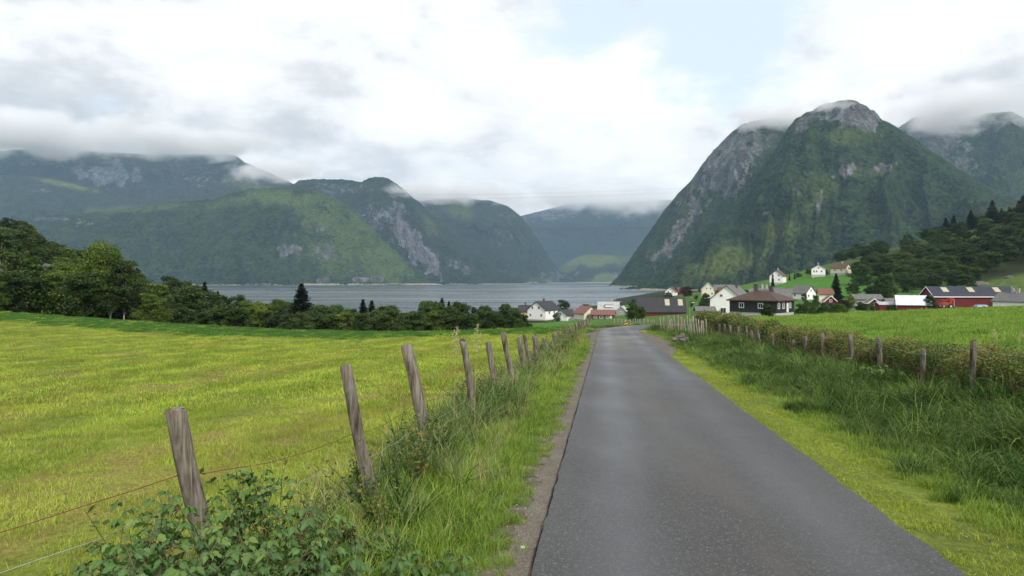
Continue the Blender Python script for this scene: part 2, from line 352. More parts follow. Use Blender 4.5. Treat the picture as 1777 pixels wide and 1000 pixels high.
bp('cream_gabled_house', 'cream gabled house left of the row of grey barns on the slope', 1229, 518, 400, -12, 7.4, 9, 4.4, 3.6, CREAM, RL, win={'F': [(-1.2, 5, .7, .9), (1, 5, .7, .9), (-2, 2.2, .8, 1), (1.8, 2.2, .8, 1)]}, found=1)
bp('weathered_barn', 'weathered red-brown barn with grey roof above the white house', 1258, 518, 370, 74, 8, 10.5, 4, 2.6, BROWN, RS, door={'L': (0,)})
bp('brown_shed', 'low shed with brown roof squeezed left of the big white house', 1262, 524, 320, 80, 6, 7.5, 3, 2.8, BROWN, RB, chim=[(0, -3, BRICK)])
bp('big_white_house', 'big white house whose boarded gable stands behind the dark brown-roofed bungalow', 1270, 549, 226, -30, 9.9, 15, 5.0, 4.2, WHITE, RS, win={'F': [(-1.5, 6.2, .8, .7), (1.6, 4.6, .9, 1.2), (-.9, 1.6, 1.6, 1.5), (2.5, 1.6, .9, 1.2)], 'R': [(-4, 3.6, 1, 1.2), (0, 3.6, 1, 1.2), (4, 3.6, 1, 1.2)]}, chim=[(1.0, 2, BRICK)])
bp('grey_roofed_house', 'long grey-roofed house behind the bungalow, with two pale chimneys', 1337, 533, 250, 70, 9, 13.5, 2.6, 3.4, GREYB, RS, chim=[(0, 2.6, PALECH), (.2, 1.2, PALECH)], win={'L': [(-3, 1.5, 1, 1)]})
bp('bungalow', 'dark boarded bungalow with brown hipped roof and white framed windows', 1322, 547, 155, 45, 8.7, 10.6, 2.5, 1.9, DARK, RD, hip=True, chim=[(.2, 1.4, BRICK), (1.2, -1.6, BRICK)], win={'F': [(-3.3, 1.5, .7, 1.05), (-1.1, 1.5, .75, 1.05), (2.2, 1.5, .6, 1.0)], 'L': [(-2.5, 1.45, .9, .9), (1.8, 1.45, .9, .9)]}, door={'F': (.9,)}, found=.75)
bp('small_grey_shed', 'small grey shed with weathered roof in front of the white boarded gable', 1223, 548, 190, 85, 3.4, 4.6, 1.2, .9, GREYB, RS, )
bp('hillside_villa', 'white villa with dark roof and balcony beside clipped conifers, lowest of the meadow-edge houses', 1350, 492, 452, -35, 8, 9, 4.2, 3.4, WHITE, RB, win={'F': [(-2, 4.6, 1, 1), (1.6, 4.6, .9, 1), (-2, 1.8, 1, 1), (1.8, 1.8, .9, 1)]}, chim=[(0, 0, PALECH)], found=.8)
bp('white_square_house', 'square white house with pale roof on the stone terrace above the meadow', 1420, 479, 450, -22, 8, 8.5, 3.7, 2.4, WHITE, RL, win={'F': [(-2.6, 2.2, .8, 1.1), (-1., 2.2, .8, 1.1), (1.8, 2.2, .9, 1.1), (0, 4.2, .8, .9)], 'R': [(-2, 2.2, .9, 1.1), (2, 2.2, .9, 1.1)]}, chim=[(0, 0, PALECH)], found=.6)
bp('cream_hill_house', 'cream house with brown roof right of the square white house on the terrace', 1459, 477, 450, 40, 7.5, 9.5, 3, 2.8, CREAM, RB, win={'F': [(0, 3.4, .9, .9)], 'L': [(-2, 1.8, 1, 1), (2, 1.8, 1, 1)]}, chim=[(0, -1, PALECH)], found=1.2)
bp('meadow_house', 'white gabled house with grey roof at the foot of the green meadow', 1394, 521, 330, 28, 6.6, 8.5, 2.9, 3.2, WHITE, RS, win={'F': [(-1.6, 1.6, .9, 1), (1.6, 1.6, .9, 1), (0, 4., .7, .8)], 'L': [(-2, 1.8, .9, 1), (2, 1.8, .9, 1)]})
bp('red_garden_house', 'red house with white trimmed gable among garden bushes', 1439, 536, 270, -14, 4.2, 6, 3, 1.9, RED, RT, win={'F': [(0, 3.2, .7, .8), (-1, 1.4, .7, .8), (1, 1.4, .7, .8)]}, trim=True)
bp('orange_roofed_cottage', 'cottage with orange tiled roof behind the garden bushes', 1432, 524, 300, 75, 5, 5.5, 3.4, 2, CREAM, RT)
bp('grey_shed', 'long grey roofed shed behind the small red gable', 1503, 531, 275, 82, 6, 10, 2.6, 1.6, GREYB, RS)
bp('small_red_house', 'small red house with white trimmed gable left of the low red shed', 1513, 536, 262, -10, 3.6, 5, 2.2, 1.4, RED, RS, trim=True, win={'F': [(0, 1.6, .7, .7)]})
bp('low_red_shed', 'low red shed under flat grey roof left of the pale metal roof', 1538, 541, 245, 86, 4, 6, 2.3, .7, RED, RL)
bp('grey_store', 'grey sheet-clad store between the low red shed and pale metal roof', 1553, 540, 258, 84, 5, 7, 2.6, 1.6, GREYB, RS)
bp('metal_roofed_barn', 'small red gabled barn under a pale metal roof beside the great red barn', 1584, 540, 240, 66, 6.5, 9.8, 2.1, 2.7, RED, RW, win={'B': [(0, 1, 1, 1.2)]})
bp('great_red_barn', 'great red barn with long blue-grey roof and three roof lights', 1680, 541, 250, 87, 9.5, 28, 4.9, 3.2, RED, RBL, sky=[8.9, .2, -8.6], trim=True, door={'L': (6,)})
bp('white_farmhouse', 'white farmhouse with two chimneys right of the great red barn', 1762, 539, 235, 24, 7.4, 10, 3.2, 2.6, WHITE, RS, win={'F': [(-1.4, 2.3, 1, 1.1), (.9, 2.3, 1, 1.1)]}, chim=[(0, -1, PALECH), (0, .8, PALECH)])
for a, k in BLD: ctl(a[2], a[3], a[4])
CP = np.array(CTRL)
def _rbf():
    P2 = CP[:, :2]; d = np.hypot(*(P2[:, None] - P2[None]).transpose(2, 0, 1))
    A = -d + np.eye(len(P2)) * .6
    n = len(P2); M = np.zeros((n + 3, n + 3)); M[:n, :n] = A; M[:n, n] = 1; M[:n, n + 1:] = P2 / 500; M[n, :n] = 1; M[n + 1:, :n] = P2.T / 500
    return np.linalg.solve(M, np.concatenate([CP[:, 2], np.zeros(3)]))
WR = _rbf()
def far_z(x, y):
    x = np.asarray(x, float); y = np.asarray(y, float); sh = x.shape; x = x.ravel(); y = y.ravel(); out = np.empty(len(x))
    for i in range(0, len(x), 20000):
        s = slice(i, i + 20000); d = np.hypot(x[s, None] - CP[:, 0], y[s, None] - CP[:, 1])
        out[s] = -d @ WR[:-3] + WR[-3] + (x[s] * WR[-2] + y[s] * WR[-1]) / 500
    return out.reshape(sh)
def terr(x, y):
    x = np.asarray(x, float); y = np.asarray(y, float)
    xo = x - DX * y
    nz = near_z(x, y) + (fbm(x * .5, y * .5, 3, 3) - .5) * .10 * sstep(3.3, 5, np.abs(xo - .9)) * 1.0
    fz = far_z(x, y) + (fbm(x * .03, y * .03, 5, 4) - .5) * 2.2 * sstep(90, 180, y)
    ye = interp(xo, YE)
    w_ = sstep(-2.5, 5, y - ye)
    z = nz * (1 - w_) + fz * w_
    # sit the ground under the road
    m_ = (y > 45) & (y < 80) & (x > 0) & (x < 50)
    if m_.any():
        xs, ys = x[m_], y[m_]; d = np.hypot(xs[:, None] - RC[:, 0], ys[:, None] - RC[:, 1]); k = d.argmin(1); dm = d.min(1); rz_ = RC[k, 2]
        q = 1 - sstep(1.9, 4.6, dm); zz_ = z[m_] * (1 - q) + (rz_ - .03) * q; z = z.copy(); z[m_] = zz_
    return z
def tz(x, y): return float(terr(np.array([x]), np.array([y]))[0])

# ---- ground sheet
ang = np.concatenate([np.arange(-44, 46, .16), np.arange(46, 316, 3.)]) * pi / 180
rad = np.concatenate([[.25], np.geomspace(.6, 1700, 440)])
A_, R_ = np.meshgrid(ang, rad); GX = R_ * np.sin(A_); GY = R_ * np.cos(A_)
GZ = terr(GX, GY)
GZ = np.where(GY < -60, GZ * 0 + GZ, GZ)
def region(px0, px1, d0, d1, x, y, sp=25, sd_=10):
    p = CX + F * x / np.maximum(y, 1); wv = (fbm(x * .02, y * .02, 31, 3) - .5) * 40
    return sstep(px0 - sp, px0 + sp, p + wv) * (1 - sstep(px1 - sp, px1 + sp, p + wv)) * sstep(d0 - sd_, d0 + sd_, y + wv * .4) * (1 - sstep(d1 - sd_, d1 + sd_, y + wv * .4)) * (y > 1)
xo = GX - DX * GY
def C(*a): return np.array(a, float)
n1 = fbm(GX * .9, GY * .9, 11, 4)[..., None]; n2 = fbm(xo * .5, GY * .06, 12, 4)[..., None]
wood = C(.018, .026, .008) * (0.6 + n1 * .8)
col = wood + 0 * n1
def lay(mask, c_): 
    global col
    mask = mask[..., None]; col = col * (1 - mask) + c_ * mask
lay(region(1180, 1640, 110, 560, GX, GY), C(.06, .13, .02) * (.7 + .6 * n1))
lay(region(1225, 1545, 300, 475, GX, GY, 12, 8), C(.055, .145, .02) * (.8 + .4 * n1))
lay(region(1440, 1720, 500, 640, GX, GY, 30), C(.055, .08, .02) * (.8 + .4 * n1))
lay(region(1660, 2050, 200, 372, GX, GY, 30), C(.07, .11, .025) * (.6 + .8 * n1))
lay(region(960, 1180, 60, 640, GX, GY), C(.055, .12, .02) * (.8 + .4 * n1))
lay(region(830, 1030, 60, 260, GX, GY, 20), C(.06, .15, .02) * (.8 + .4 * n1))
lay(region(-200, 150, 130, 190, GX, GY, 20), C(.10, .10, .05) * (.6 + .8 * n1))
lay(region(-200, 60, 190, 260, GX, GY, 20), C(.12, .075, .03) * (.6 + .8 * n1))
ye = interp(xo, YE); nearm = 1 - sstep(-1, 1.5, GY - ye)
field = (C(.13, .165, .024) * (.75 + .5 * n1)); dry = C(.22, .15, .06)
k_ = sstep(.52, .72, n2); field = field * (1 - k_ * .55) + dry * k_ * .55
lay(nearm * (xo < 0), field)
lay(nearm * sstep(-14, -12, GY - ye) * (xo < -3), C(.035, .10, .016) * (.8 + .4 * n1))
lay(sstep(-3.0, -2.3, xo) * (1 - sstep(-1, 0, xo)) * nearm, C(.06, .085, .025) * (.5 + n1))
ng_ = fbm(GX * 5, GY * 5, 15, 4)
lay(sstep(-.90, -.70, xo + .5 * (ng_ - .5)) * (xo < .9) * nearm, C(.125, .107, .086) * (.55 + .9 * ng_[..., None]))
lay((xo >= .9) * nearm, C(.13, .165, .028) * (.6 + .8 * n1))
lay(sstep(3.1, 3.6, xo) * nearm, C(.018, .035, .01) * (.5 + n1))
lay(sstep(7.3, 8.2, xo) * nearm, C(.07, .17, .02) * (.7 + .6 * n1))
lay(sstep(.5, -.5, 0 * xo) * 0, C(0, 0, 0))
m, t = newmat('ground_cover'); P = t.pos()
cA = t.n('ShaderNodeAttribute', 0, attribute_name='Col')
f1 = t.rng(t.noise(14., 5, P, .65), .3, .7, .6, 1.4, False); f2 = t.rng(t.noise(.35, 4, P), .3, .7, .85, 1.15, False)
cA = t.n('ShaderNodeVectorMath', 0, {0: cA, 'Scale': t.math('MULTIPLY', f1, f2)}, operation='SCALE')
nb = t.bump(t.noise(30., 4, P, .6), .5, .03)
t.out(t.surf(cA, .95, nb, .1))
GROUND = m
g = grid_mesh('ground', GX, GY, GZ, GROUND, cols={'Col': col}, wrap=True); tag(g, 'green and brown ground of fields, verges and slopes', kind='structure')

# ---- house maker
def facade(f, W, L):
    return {'F': (Vector((0, -L / 2, 0)), Vector((1, 0, 0)), Vector((0, -1, 0))), 'B': (Vector((0, L / 2, 0)), Vector((-1, 0, 0)), Vector((0, 1, 0))),
            'R': (Vector((W / 2, 0, 0)), Vector((0, 1, 0)), Vector((1, 0, 0))), 'L': (Vector((-W / 2, 0, 0)), Vector((0, -1, 0)), Vector((-1, 0, 0)))}[f]
def obox(mb, o, u, n_, u0, z0, w_, h_, d0, d1, mi=0):
    """box on a facade: along u, up z, standing off the wall from d0 to d1"""
    pts = []
    for dd in (d0, d1):
        for a, b in ((-w_ / 2, -h_ / 2), (w_ / 2, -h_ / 2), (w_ / 2, h_ / 2), (-w_ / 2, h_ / 2)): pts.append(o + u * (u0 + a) + Vector((0, 0, z0 + b)) + n_ * dd)
    mb.add([list(p) for p in pts], [[0, 3, 2, 1], [4, 5, 6, 7], [0, 1, 5, 4], [1, 2, 6, 5], [2, 3, 7, 6], [3, 0, 4, 7]], .5, mi)
def house(name, label, px, py, D, yaw, W, L, Hw, Hr, wall, roof, win={}, chim=(), door={}, found=.35, hip=False, sky=(), trim=False, dormer=False):
    x, y, z = px2w(px, py, D); z = tz(x, y)
    h = empty(name, (x, y, z - .3), R(yaw) + 0, label, 'barn' if 'barn' in name else 'shed' if ('shed' in name or 'store' in name) else 'garage' if name == 'garage' else 'house')
    z0 = found + .3; ov = .45
    mb = MB().box((0, 0, z0 / 2 - .75), (W - .16, L - .16, z0 + 1.5)); mb.build('foundation', STONE, h)
    a, b = W / 2, L / 2
    # walls
    mb = MB()
    if hip:
        mb.box((0, 0, z0 + Hw / 2), (W, L, Hw))
    else:
        V = [[-a, -b, z0], [a, -b, z0], [a, b, z0], [-a, b, z0], [-a, -b, z0 + Hw], [a, -b, z0 + Hw], [a, b, z0 + Hw], [-a, b, z0 + Hw], [0, -b, z0 + Hw + Hr], [0, b, z0 + Hw + Hr]]
        mb.add(V, [[0, 1, 5, 4], [1, 2, 6, 5], [2, 3, 7, 6], [3, 0, 4, 7], [0, 3, 2, 1]]); mb.add(V, [[4, 5, 8], [6, 7, 9]]); mb.add(V, [[5, 6, 9, 8], [7, 4, 8, 9]])
    mb.build('wall', wall, h)
    mb = MB(); th = .22
    if hip:
        r = max(b - a * .9, .8); e = .55; zt = z0 + Hw + Hr; zb = z0 + Hw - .12
        V = []
        for dz in (.02, .02 + th): V += [[-a - e, -b - e, zb + dz], [a + e, -b - e, zb + dz], [a + e, b + e, zb + dz], [-a - e, b + e, zb + dz], [0, -r, zt + dz], [0, r, zt + dz]]
        mb.add(V, [[6, 7, 10, 10], [7, 8, 11, 10], [8, 9, 11, 11], [9, 6, 10, 11], [0, 4, 1, 1], [1, 4, 5, 2], [2, 5, 3, 3], [3, 5, 4, 0], [0, 1, 7, 6], [1, 2, 8, 7], [2, 3, 9, 8], [3, 0, 6, 9]])
    else:
        sl = Hr / a; ax = a + ov; zr_ = z0 + Hw + Hr + .03; ze = zr_ - sl * ax; by = b + ov
        for s_ in (-1, 1):
            V = [[0, -by, zr_], [s_ * ax, -by, ze], [s_ * ax, by, ze], [0, by, zr_], [0, -by, zr_ + th], [s_ * ax, -by, ze + th], [s_ * ax, by, ze + th], [0, by, zr_ + th]]
            mb.add(V, [[0, 1, 2, 3], [4, 5, 6, 7], [0, 1, 5, 4], [1, 2, 6, 5], [2, 3, 7, 6]])
    ro = mb.build('roof', roof, h)
    if trim and not hip:
        mb = MB()
        for sy in (-1, 1):
            for s_ in (-1, 1):
                yb = sy * (by + .03); V = [[0, yb, zr_ - .1], [s_ * ax, yb, ze - .1], [s_ * ax, yb, ze + th + .03], [0, yb, zr_ + th + .03], [0, yb + sy * .06, zr_ - .1], [s_ * ax, yb + sy * .06, ze - .1], [s_ * ax, yb + sy * .06, ze + th + .03], [0, yb + sy * .06, zr_ + th + .03]]
                mb.add(V, [[0, 1, 2, 3], [4, 5, 6, 7], [0, 1, 5, 4], [3, 2, 6, 7], [1, 2, 6, 5]])
        for s_ in (-1, 1): mb.box((s_ * (ax + .05), 0, ze + .1), (.08, 2 * by, .3))
        mb.build('bargeboard', FRAME, ro)
    for k in sky:       # translucent roof sheets
        if hip: break
        zr2 = z0 + Hw + Hr + .03 + th
        mb = MB(); V = []
        for dz in (.02, .06):
            for (f0, f1_) in ((.12, -.5), (.12, .5), (.55, .5), (.55, -.5)): V.append([-ax * f0, k + f1_ * (1.9 if W > 9.9 else 2.0), zr2 - sl * ax * f0 + dz])
        mb.add(V, [[4, 5, 6, 7], [0, 1, 5, 4], [1, 2, 6, 5], [2, 3, 7, 6], [3, 0, 4, 7]]); mb.build('roof_light', SKYL, ro)
    for cx_, cy_, cm_ in chim:
        zt = z0 + Hw + Hr * (1 - abs(cx_) / a) + .25
        big = .42 if cm_ is BRICK else .38
        mb = MB().box((cx_, cy_, zt + .35), (big * 1.6, big * 1.9, 1.9)); mb.box((cx_, cy_, zt + 1.36), (big * 1.9, big * 2.2, .12)); mb.build('chimney', cm_, ro)
    if dormer:
        mb = MB(); xd = -ax * .5; zd = z0 + Hw + Hr * .5
        mb.box((xd - .3, -.3, zd + .55), (1.6, 4.2, 1.3)); mb.build('dormer', WHITE, ro)
        mb = MB(); mb.box((xd - .35, -.3, zd + 1.32), (2.3, 4.7, .16)); mb.build('dormer', RL, ro)
    for fc, lst in win.items():
        o_, u_, n_ = facade(fc, W, L)
        for (u0, zc, w_, h_) in lst:
            mb = MB(); tf = .13; zc_ = z0 + zc
            for du, dz, ww, hh in ((0, h_ / 2 + tf / 2, w_ + 2 * tf, tf), (0, -h_ / 2 - tf / 2, w_ + 2 * tf, tf), (-w_ / 2 - tf / 2, 0, tf, h_), (w_ / 2 + tf / 2, 0, tf, h_)):
                obox(mb, o_, u_, n_, u0 + du, zc_ + dz, ww, hh, -.02, .07)
            obox(mb, o_, u_, n_, u0, zc_, .06, h_, -.02, .05)
            fr = mb.build('window', FRAME, h)
            mb = MB()
            for q in (-1, 1): obox(mb, o_, u_, n_, u0 + q * (w_ / 4 + .0), zc_, w_ / 2 - .06, h_ - .01, -.02, .03)
            mb.build('pane', GLASS, fr)
    for fc, lst in door.items():
        o_, u_, n_ = facade(fc, W, L)
        for u0 in lst:
            barn = 'barn' in name; w_, h_ = (3.2, min(3.2, Hw - .3)) if barn else (.95, 2.05)
            mb = MB(); obox(mb, o_, u_, n_, u0, z0 + h_ / 2 + .02, w_, h_, -.02, .05); d = mb.build('door', DDOOR if barn else DOORM, h)
            mb = MB(); obox(mb, o_, u_, n_, u0 + w_ * .36, z0 + 1.05, .1, .14, .05, .1); mb.build('handle', BRICK, d)
    return h
for a, k in BLD: house(*a, **k)
# ================================================================ lake and mountains
m, t = newmat('lake_water'); P = t.pos()
st = t.scale(P, .0011, .0075, 1, .05)
n_ = t.noise(1., 5, st, .55, .6); n2_ = t.noise(1., 4, t.scale(P, .0025, .02, 1, -.04), .5, .4)
f = t.math('MULTIPLY_ADD', n2_, .45, t.math('MULTIPLY', n_, .55))
ro = t.rng(f, .34, .62, .14, .32)
rip = t.bump(t.noise(1., 3, t.scale(P, .12, .5, 1), .6), t.rng(f, .34, .62, .05, .22), .4)
c_ = t.mix(t.rng(f, .34, .62), (.02, .034, .042), (.045, .065, .08))
t.out(t.surf(c_, ro, rip, .5)); WATER = m
xs = np.linspace(-9000, 9000, 60); ys = np.concatenate([np.geomspace(330, 12500, 60)])
XX, YY = np.meshgrid(xs, ys); o = grid_mesh('water', XX, YY, XX * 0 + LAKE, WATER); tag(o, 'grey-blue fjord water with pale wind streaks')

def mountain_mat(name, g1, g2, sun_and_field, rockc, warm=(.3, .27, .2)):
    m, t = newmat(name); P = t.pos(); rock = t.attr('rock'); li = t.attr('sun_and_field'); sh = t.attr('shore')
    v = t.n('ShaderNodeTexVoronoi', None, {'Vector': P, 'Scale': .075}); cell = v.outputs['Color']; dist = v.outputs['Distance']
    nb = t.noise(.012, 5, P, .6); ns = t.noise(.06, 4, P, .6)
    f = t.math('MULTIPLY_ADD', t.n('ShaderNodeSeparateXYZ', 0, {0: cell}), .65, t.math('MULTIPLY', t.rng(nb, .3, .7), .4))
    fc = t.ramp(f, [(.15, g1), (.95, g2)])
    lc = t.ramp(t.math('MULTIPLY_ADD', ns, .6, t.math('MULTIPLY', f, .5)), [(.3, tuple(.55 * q for q in sun_and_field)), (.75, sun_and_field)])
    fc = t.mix(li, fc, lc)  # sunlight patches painted as paler green; pale fields at the fjord head too
    st = t.noise(.03, 7, t.scale(P, 1, 1, .25), .65, .5)
    rc = t.ramp(st, [(.3, tuple(.3 * q for q in rockc)), (.48, rockc), (.66, tuple(2.3 * q for q in rockc))])
    edge = t.math('ADD', rock, t.math('MULTIPLY', t.math('SUBTRACT', t.noise(.025, 6, t.scale(P, 1, 1, .5), .75), .5), 2.2))
    c = t.mix(t.rng(edge, .46, .6), fc, rc)
    c = t.mix(t.rng(t.math('ADD', sh, t.math('MULTIPLY', ns, .4)), .75, .95), c, warm)
    h_ = t.math('ADD', t.math('MULTIPLY', dist, -1.), t.math('MULTIPLY', st, 1.2))
    t.out(t.surf(c, .95, t.bump(h_, 1., 14.), .05)); return m
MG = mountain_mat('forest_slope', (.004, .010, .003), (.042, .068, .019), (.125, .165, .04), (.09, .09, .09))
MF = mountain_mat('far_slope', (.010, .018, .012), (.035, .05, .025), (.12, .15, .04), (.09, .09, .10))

def mountain(name, label, sil, Dr, Db, px0, px1, nx, nv, pw=1., seed=1, amp=60, lam=420, rock=(), sun_and_field=(), gul=40, back=1.5, mat_=None, tree=8., rockalt=None, shore=8, dome=.0, inv=0.):
    px = np.linspace(px0, px1, nx); v = np.concatenate([np.linspace(0, 1, nv), np.linspace(1.02, back, max(6, nv // 6))])
    sy = interp(px, sil)
    dr = interp(px, Dr) if not np.isscalar(Dr) else np.full(nx, float(Dr)); db = interp(px, Db) if not np.isscalar(Db) else np.full(nx, float(Db))
    V, PX = np.meshgrid(v, px, indexing='ij')
    D = db + (dr - db) * V
    # along the slope: steep foot, rounder towards the ridge
    Vc = np.clip(V, 0, 1)
    g = (1 - dome) * Vc ** pw + dome * np.sin(Vc * pi / 2) ** pw
    g = np.where(V > 1, 1 - (V - 1) * 1.1 / (back - 1) * 1.0, g)
    zr = EYE + (HZ - sy) / F * dr
    Z = LAKE - 6 + (zr - LAKE + 6) * g
    for _ in range(3):
        am = ((Z - EYE) / D)[:nv].max(0); want = (HZ - sy) / F
        H_ = (want * D - (Z - LAKE) * 0 + EYE)
        k = ((want + .0001) * dr + EYE - LAKE + 6) / np.maximum((am * dr + EYE - LAKE + 6), 1); k = np.clip(k, 0, 1.6); Z = LAKE - 6 + (Z - LAKE + 6) * k
    X = (PX - CX) / F * D; Y = D
    relief = np.clip((zr - LAKE) / 500, .05, 1.3)
    env = np.clip(4 * g * (1 - g), 0, 1) ** .7
    wx = (fbm(X / lam, Y / lam, seed, 3) - .5) * 1.6
    gl = ridged(PX * dr / F / (lam * .55) + wx * 1.3, V * 1.1 + wx, seed + 5, 3) - .5
    big = fbm(X / lam, Y / lam, seed + 9, 5) - .5
    Z = Z + relief * env * (1 - .72 * np.clip(V, 0, 1)) * (gl * gul * 2.7 + big * amp * 2.5)
    dD = relief * env * (fbm(PX * dr / F / lam, V * 2.5, seed + 20, 4) - .5) * lam * .5
    sc = 1 + dD / D; X = X * sc; Y = Y * sc; Z = EYE + (Z - EYE) * sc
    small = (fbm(X / 60, Y / 60 + Z / 60, seed + 30, 4) - .5) * 1.5
    edge = np.clip(g * 12, 0, 1)
    Z = Z + small * 16 * np.minimum(1, env + .35) * relief * edge
    tr = vnoise(X / 13, (Y + Z) / 13, seed + 40) + .5 * vnoise(X / 7, (Y + Z) / 7, seed + 41)
    # where rock shows
    PY = HZ - (Z - EYE) / Y * F; PXr = CX + X / Y * F
    rk = np.zeros_like(X)
    nwarp = (fbm(PXr / 14, PY / 14, seed + 50, 5) - .5) * 1.25
    for (cx_, cy_, rx, ry, a, tilt) in rock:
        ct, stt = math.cos(R(tilt)), math.sin(R(tilt)); ux = (PXr - cx_) * ct + (PY - cy_) * stt; uy = -(PXr - cx_) * stt + (PY - cy_) * ct
        d = np.hypot(ux / rx, uy / ry) + nwarp * 1.3; rk = np.maximum(rk, a * (1 - sstep(.55, 1.15, d)))
    if rockalt: rk = np.maximum(rk, sstep(rockalt[0], rockalt[1], PY + nwarp * 30) * rockalt[2])
    lt = np.zeros_like(X)  # where the painted sunlight and the pale fields go
    for (cx_, cy_, rx, ry, a, tilt) in sun_and_field:
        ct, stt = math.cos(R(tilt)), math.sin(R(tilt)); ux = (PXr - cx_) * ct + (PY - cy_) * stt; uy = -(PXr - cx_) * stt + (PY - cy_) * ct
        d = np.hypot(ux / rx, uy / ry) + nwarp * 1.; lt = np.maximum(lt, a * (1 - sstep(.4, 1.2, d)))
    Z = Z + (tr - .75) * tree * (1 - rk) * edge + rk * (ridged(PXr / 9, PY / 40, seed + 60, 4) - .5) * 14 * relief
    shr = (1 - sstep(LAKE + shore * .3, LAKE + shore, Z)) * (V < .4)
    o = grid_mesh(name, X, Y, Z, mat_ or MG, attrs={'rock': rk, 'sun_and_field': lt, 'shore': shr})
    tag(o, label); return o
mountain('mountain', 'distant blue mountain wall closing the head of the fjord under cloud', [(780, 380), (880, 380), (915, 372), (950, 364), (985, 354), (1010, 352), (1050, 352), (1100, 350), (1170, 347), (1260, 340)], 9300, 8200, 760, 1260, 150, 60, .8, 11, 90, 700, mat_=MF,
         rock=[(950, 372, 60, 14, .55, 0), (1100, 372, 70, 16, .5, 0)], shore=2)
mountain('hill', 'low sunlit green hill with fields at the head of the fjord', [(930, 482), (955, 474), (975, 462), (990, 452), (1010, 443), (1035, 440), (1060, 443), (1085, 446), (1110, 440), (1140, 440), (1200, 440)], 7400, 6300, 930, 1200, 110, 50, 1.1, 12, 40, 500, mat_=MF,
         sun_and_field=[(1020, 452, 60, 12, 1.2, 0), (1055, 485, 34, 11, 1.6, 0), (985, 465, 18, 8, .7, 0), (1090, 450, 30, 8, .6, 0)], rock=[(1068, 478, 8, 8, .8, 0), (985, 486, 14, 8, .8, 0), (1000, 476, 6, 10, .7, 60)], shore=14)
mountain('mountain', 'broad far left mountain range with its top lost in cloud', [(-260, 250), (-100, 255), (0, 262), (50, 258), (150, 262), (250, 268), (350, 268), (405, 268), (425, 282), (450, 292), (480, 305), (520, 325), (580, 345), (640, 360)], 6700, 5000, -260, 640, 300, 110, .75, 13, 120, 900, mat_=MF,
         rock=[(190, 300, 60, 22, .8, 5), (330, 300, 80, 24, .45, 10), (100, 285, 100, 10, .45, 0), (440, 310, 35, 18, .5, 30)], sun_and_field=[(430, 322, 50, 10, .5, 15)])
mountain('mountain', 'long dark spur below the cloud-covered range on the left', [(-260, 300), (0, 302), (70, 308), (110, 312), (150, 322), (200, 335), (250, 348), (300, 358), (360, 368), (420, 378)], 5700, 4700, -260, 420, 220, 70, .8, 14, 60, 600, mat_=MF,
         sun_and_field=[(110, 320, 70, 5, 1., 12), (200, 365, 60, 8, .5, 0)], rock=[(60, 330, 40, 8, .4, 0)])
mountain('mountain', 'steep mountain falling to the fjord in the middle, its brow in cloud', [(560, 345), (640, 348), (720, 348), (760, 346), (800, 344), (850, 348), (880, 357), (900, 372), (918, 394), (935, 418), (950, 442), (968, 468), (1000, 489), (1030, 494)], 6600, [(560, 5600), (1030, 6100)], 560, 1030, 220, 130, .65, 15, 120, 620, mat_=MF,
         rock=[(700, 370, 45, 20, .5, 30), (870, 400, 30, 35, .35, 0), (960, 480, 30, 10, .5, 0), (860, 470, 40, 12, .45, 20)], sun_and_field=[(800, 370, 25, 14, .5, 20), (930, 488, 30, 6, .5, 0)], gul=110)
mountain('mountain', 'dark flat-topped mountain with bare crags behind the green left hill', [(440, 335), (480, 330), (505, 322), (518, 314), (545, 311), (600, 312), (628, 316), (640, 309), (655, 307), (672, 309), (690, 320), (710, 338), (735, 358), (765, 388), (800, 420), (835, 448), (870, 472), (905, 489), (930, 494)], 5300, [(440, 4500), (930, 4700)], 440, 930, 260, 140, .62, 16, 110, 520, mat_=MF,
         rock=[(720, 430, 26, 60, .8, -40), (680, 380, 45, 30, .55, 40), (600, 330, 90, 14, .45, 0), (800, 462, 35, 12, .5, 35), (640, 380, 30, 40, .5, 0), (560, 325, 40, 8, .5, 0)], sun_and_field=[(745, 390, 30, 14, .45, 40), (680, 460, 60, 26, .55, 30)], gul=110)
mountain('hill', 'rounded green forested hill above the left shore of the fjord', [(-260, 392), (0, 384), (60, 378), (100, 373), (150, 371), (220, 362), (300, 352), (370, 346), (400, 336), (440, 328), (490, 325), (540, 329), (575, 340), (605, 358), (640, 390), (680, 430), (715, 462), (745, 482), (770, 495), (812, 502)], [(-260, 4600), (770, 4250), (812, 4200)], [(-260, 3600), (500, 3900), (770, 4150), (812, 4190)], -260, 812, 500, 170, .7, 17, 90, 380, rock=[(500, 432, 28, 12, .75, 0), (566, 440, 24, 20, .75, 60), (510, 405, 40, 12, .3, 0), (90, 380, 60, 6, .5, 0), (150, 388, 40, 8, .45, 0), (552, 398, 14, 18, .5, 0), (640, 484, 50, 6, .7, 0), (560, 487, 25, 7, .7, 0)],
         sun_and_field=[(590, 420, 75, 75, .55, 35), (660, 460, 60, 40, .62, 30), (500, 345, 90, 16, .7, 5), (400, 352, 60, 12, .45, -10), (560, 375, 50, 40, .6, 30), (250, 362, 120, 6, .4, -5)], shore=16, gul=50, dome=.3)
mountain('mountain', 'right-hand cliffed mountain behind the peak, wrapped in low cloud', [(1480, 245), (1540, 232), (1565, 218), (1590, 202), (1620, 205), (1645, 207), (1680, 204), (1720, 196), (1755, 194), (1777, 205), (1830, 220), (1900, 215), (2000, 230), (2200, 262), (2500, 300)], 4700, 3500, 1480, 2500, 480, 150, .55, 18, 130, 420, rock=[(1635, 235, 62, 50, 1.0, 25), (1700, 215, 100, 16, .5, 0), (1680, 290, 30, 26, .5, 0), (1590, 225, 30, 20, .8, 0)], gul=110)
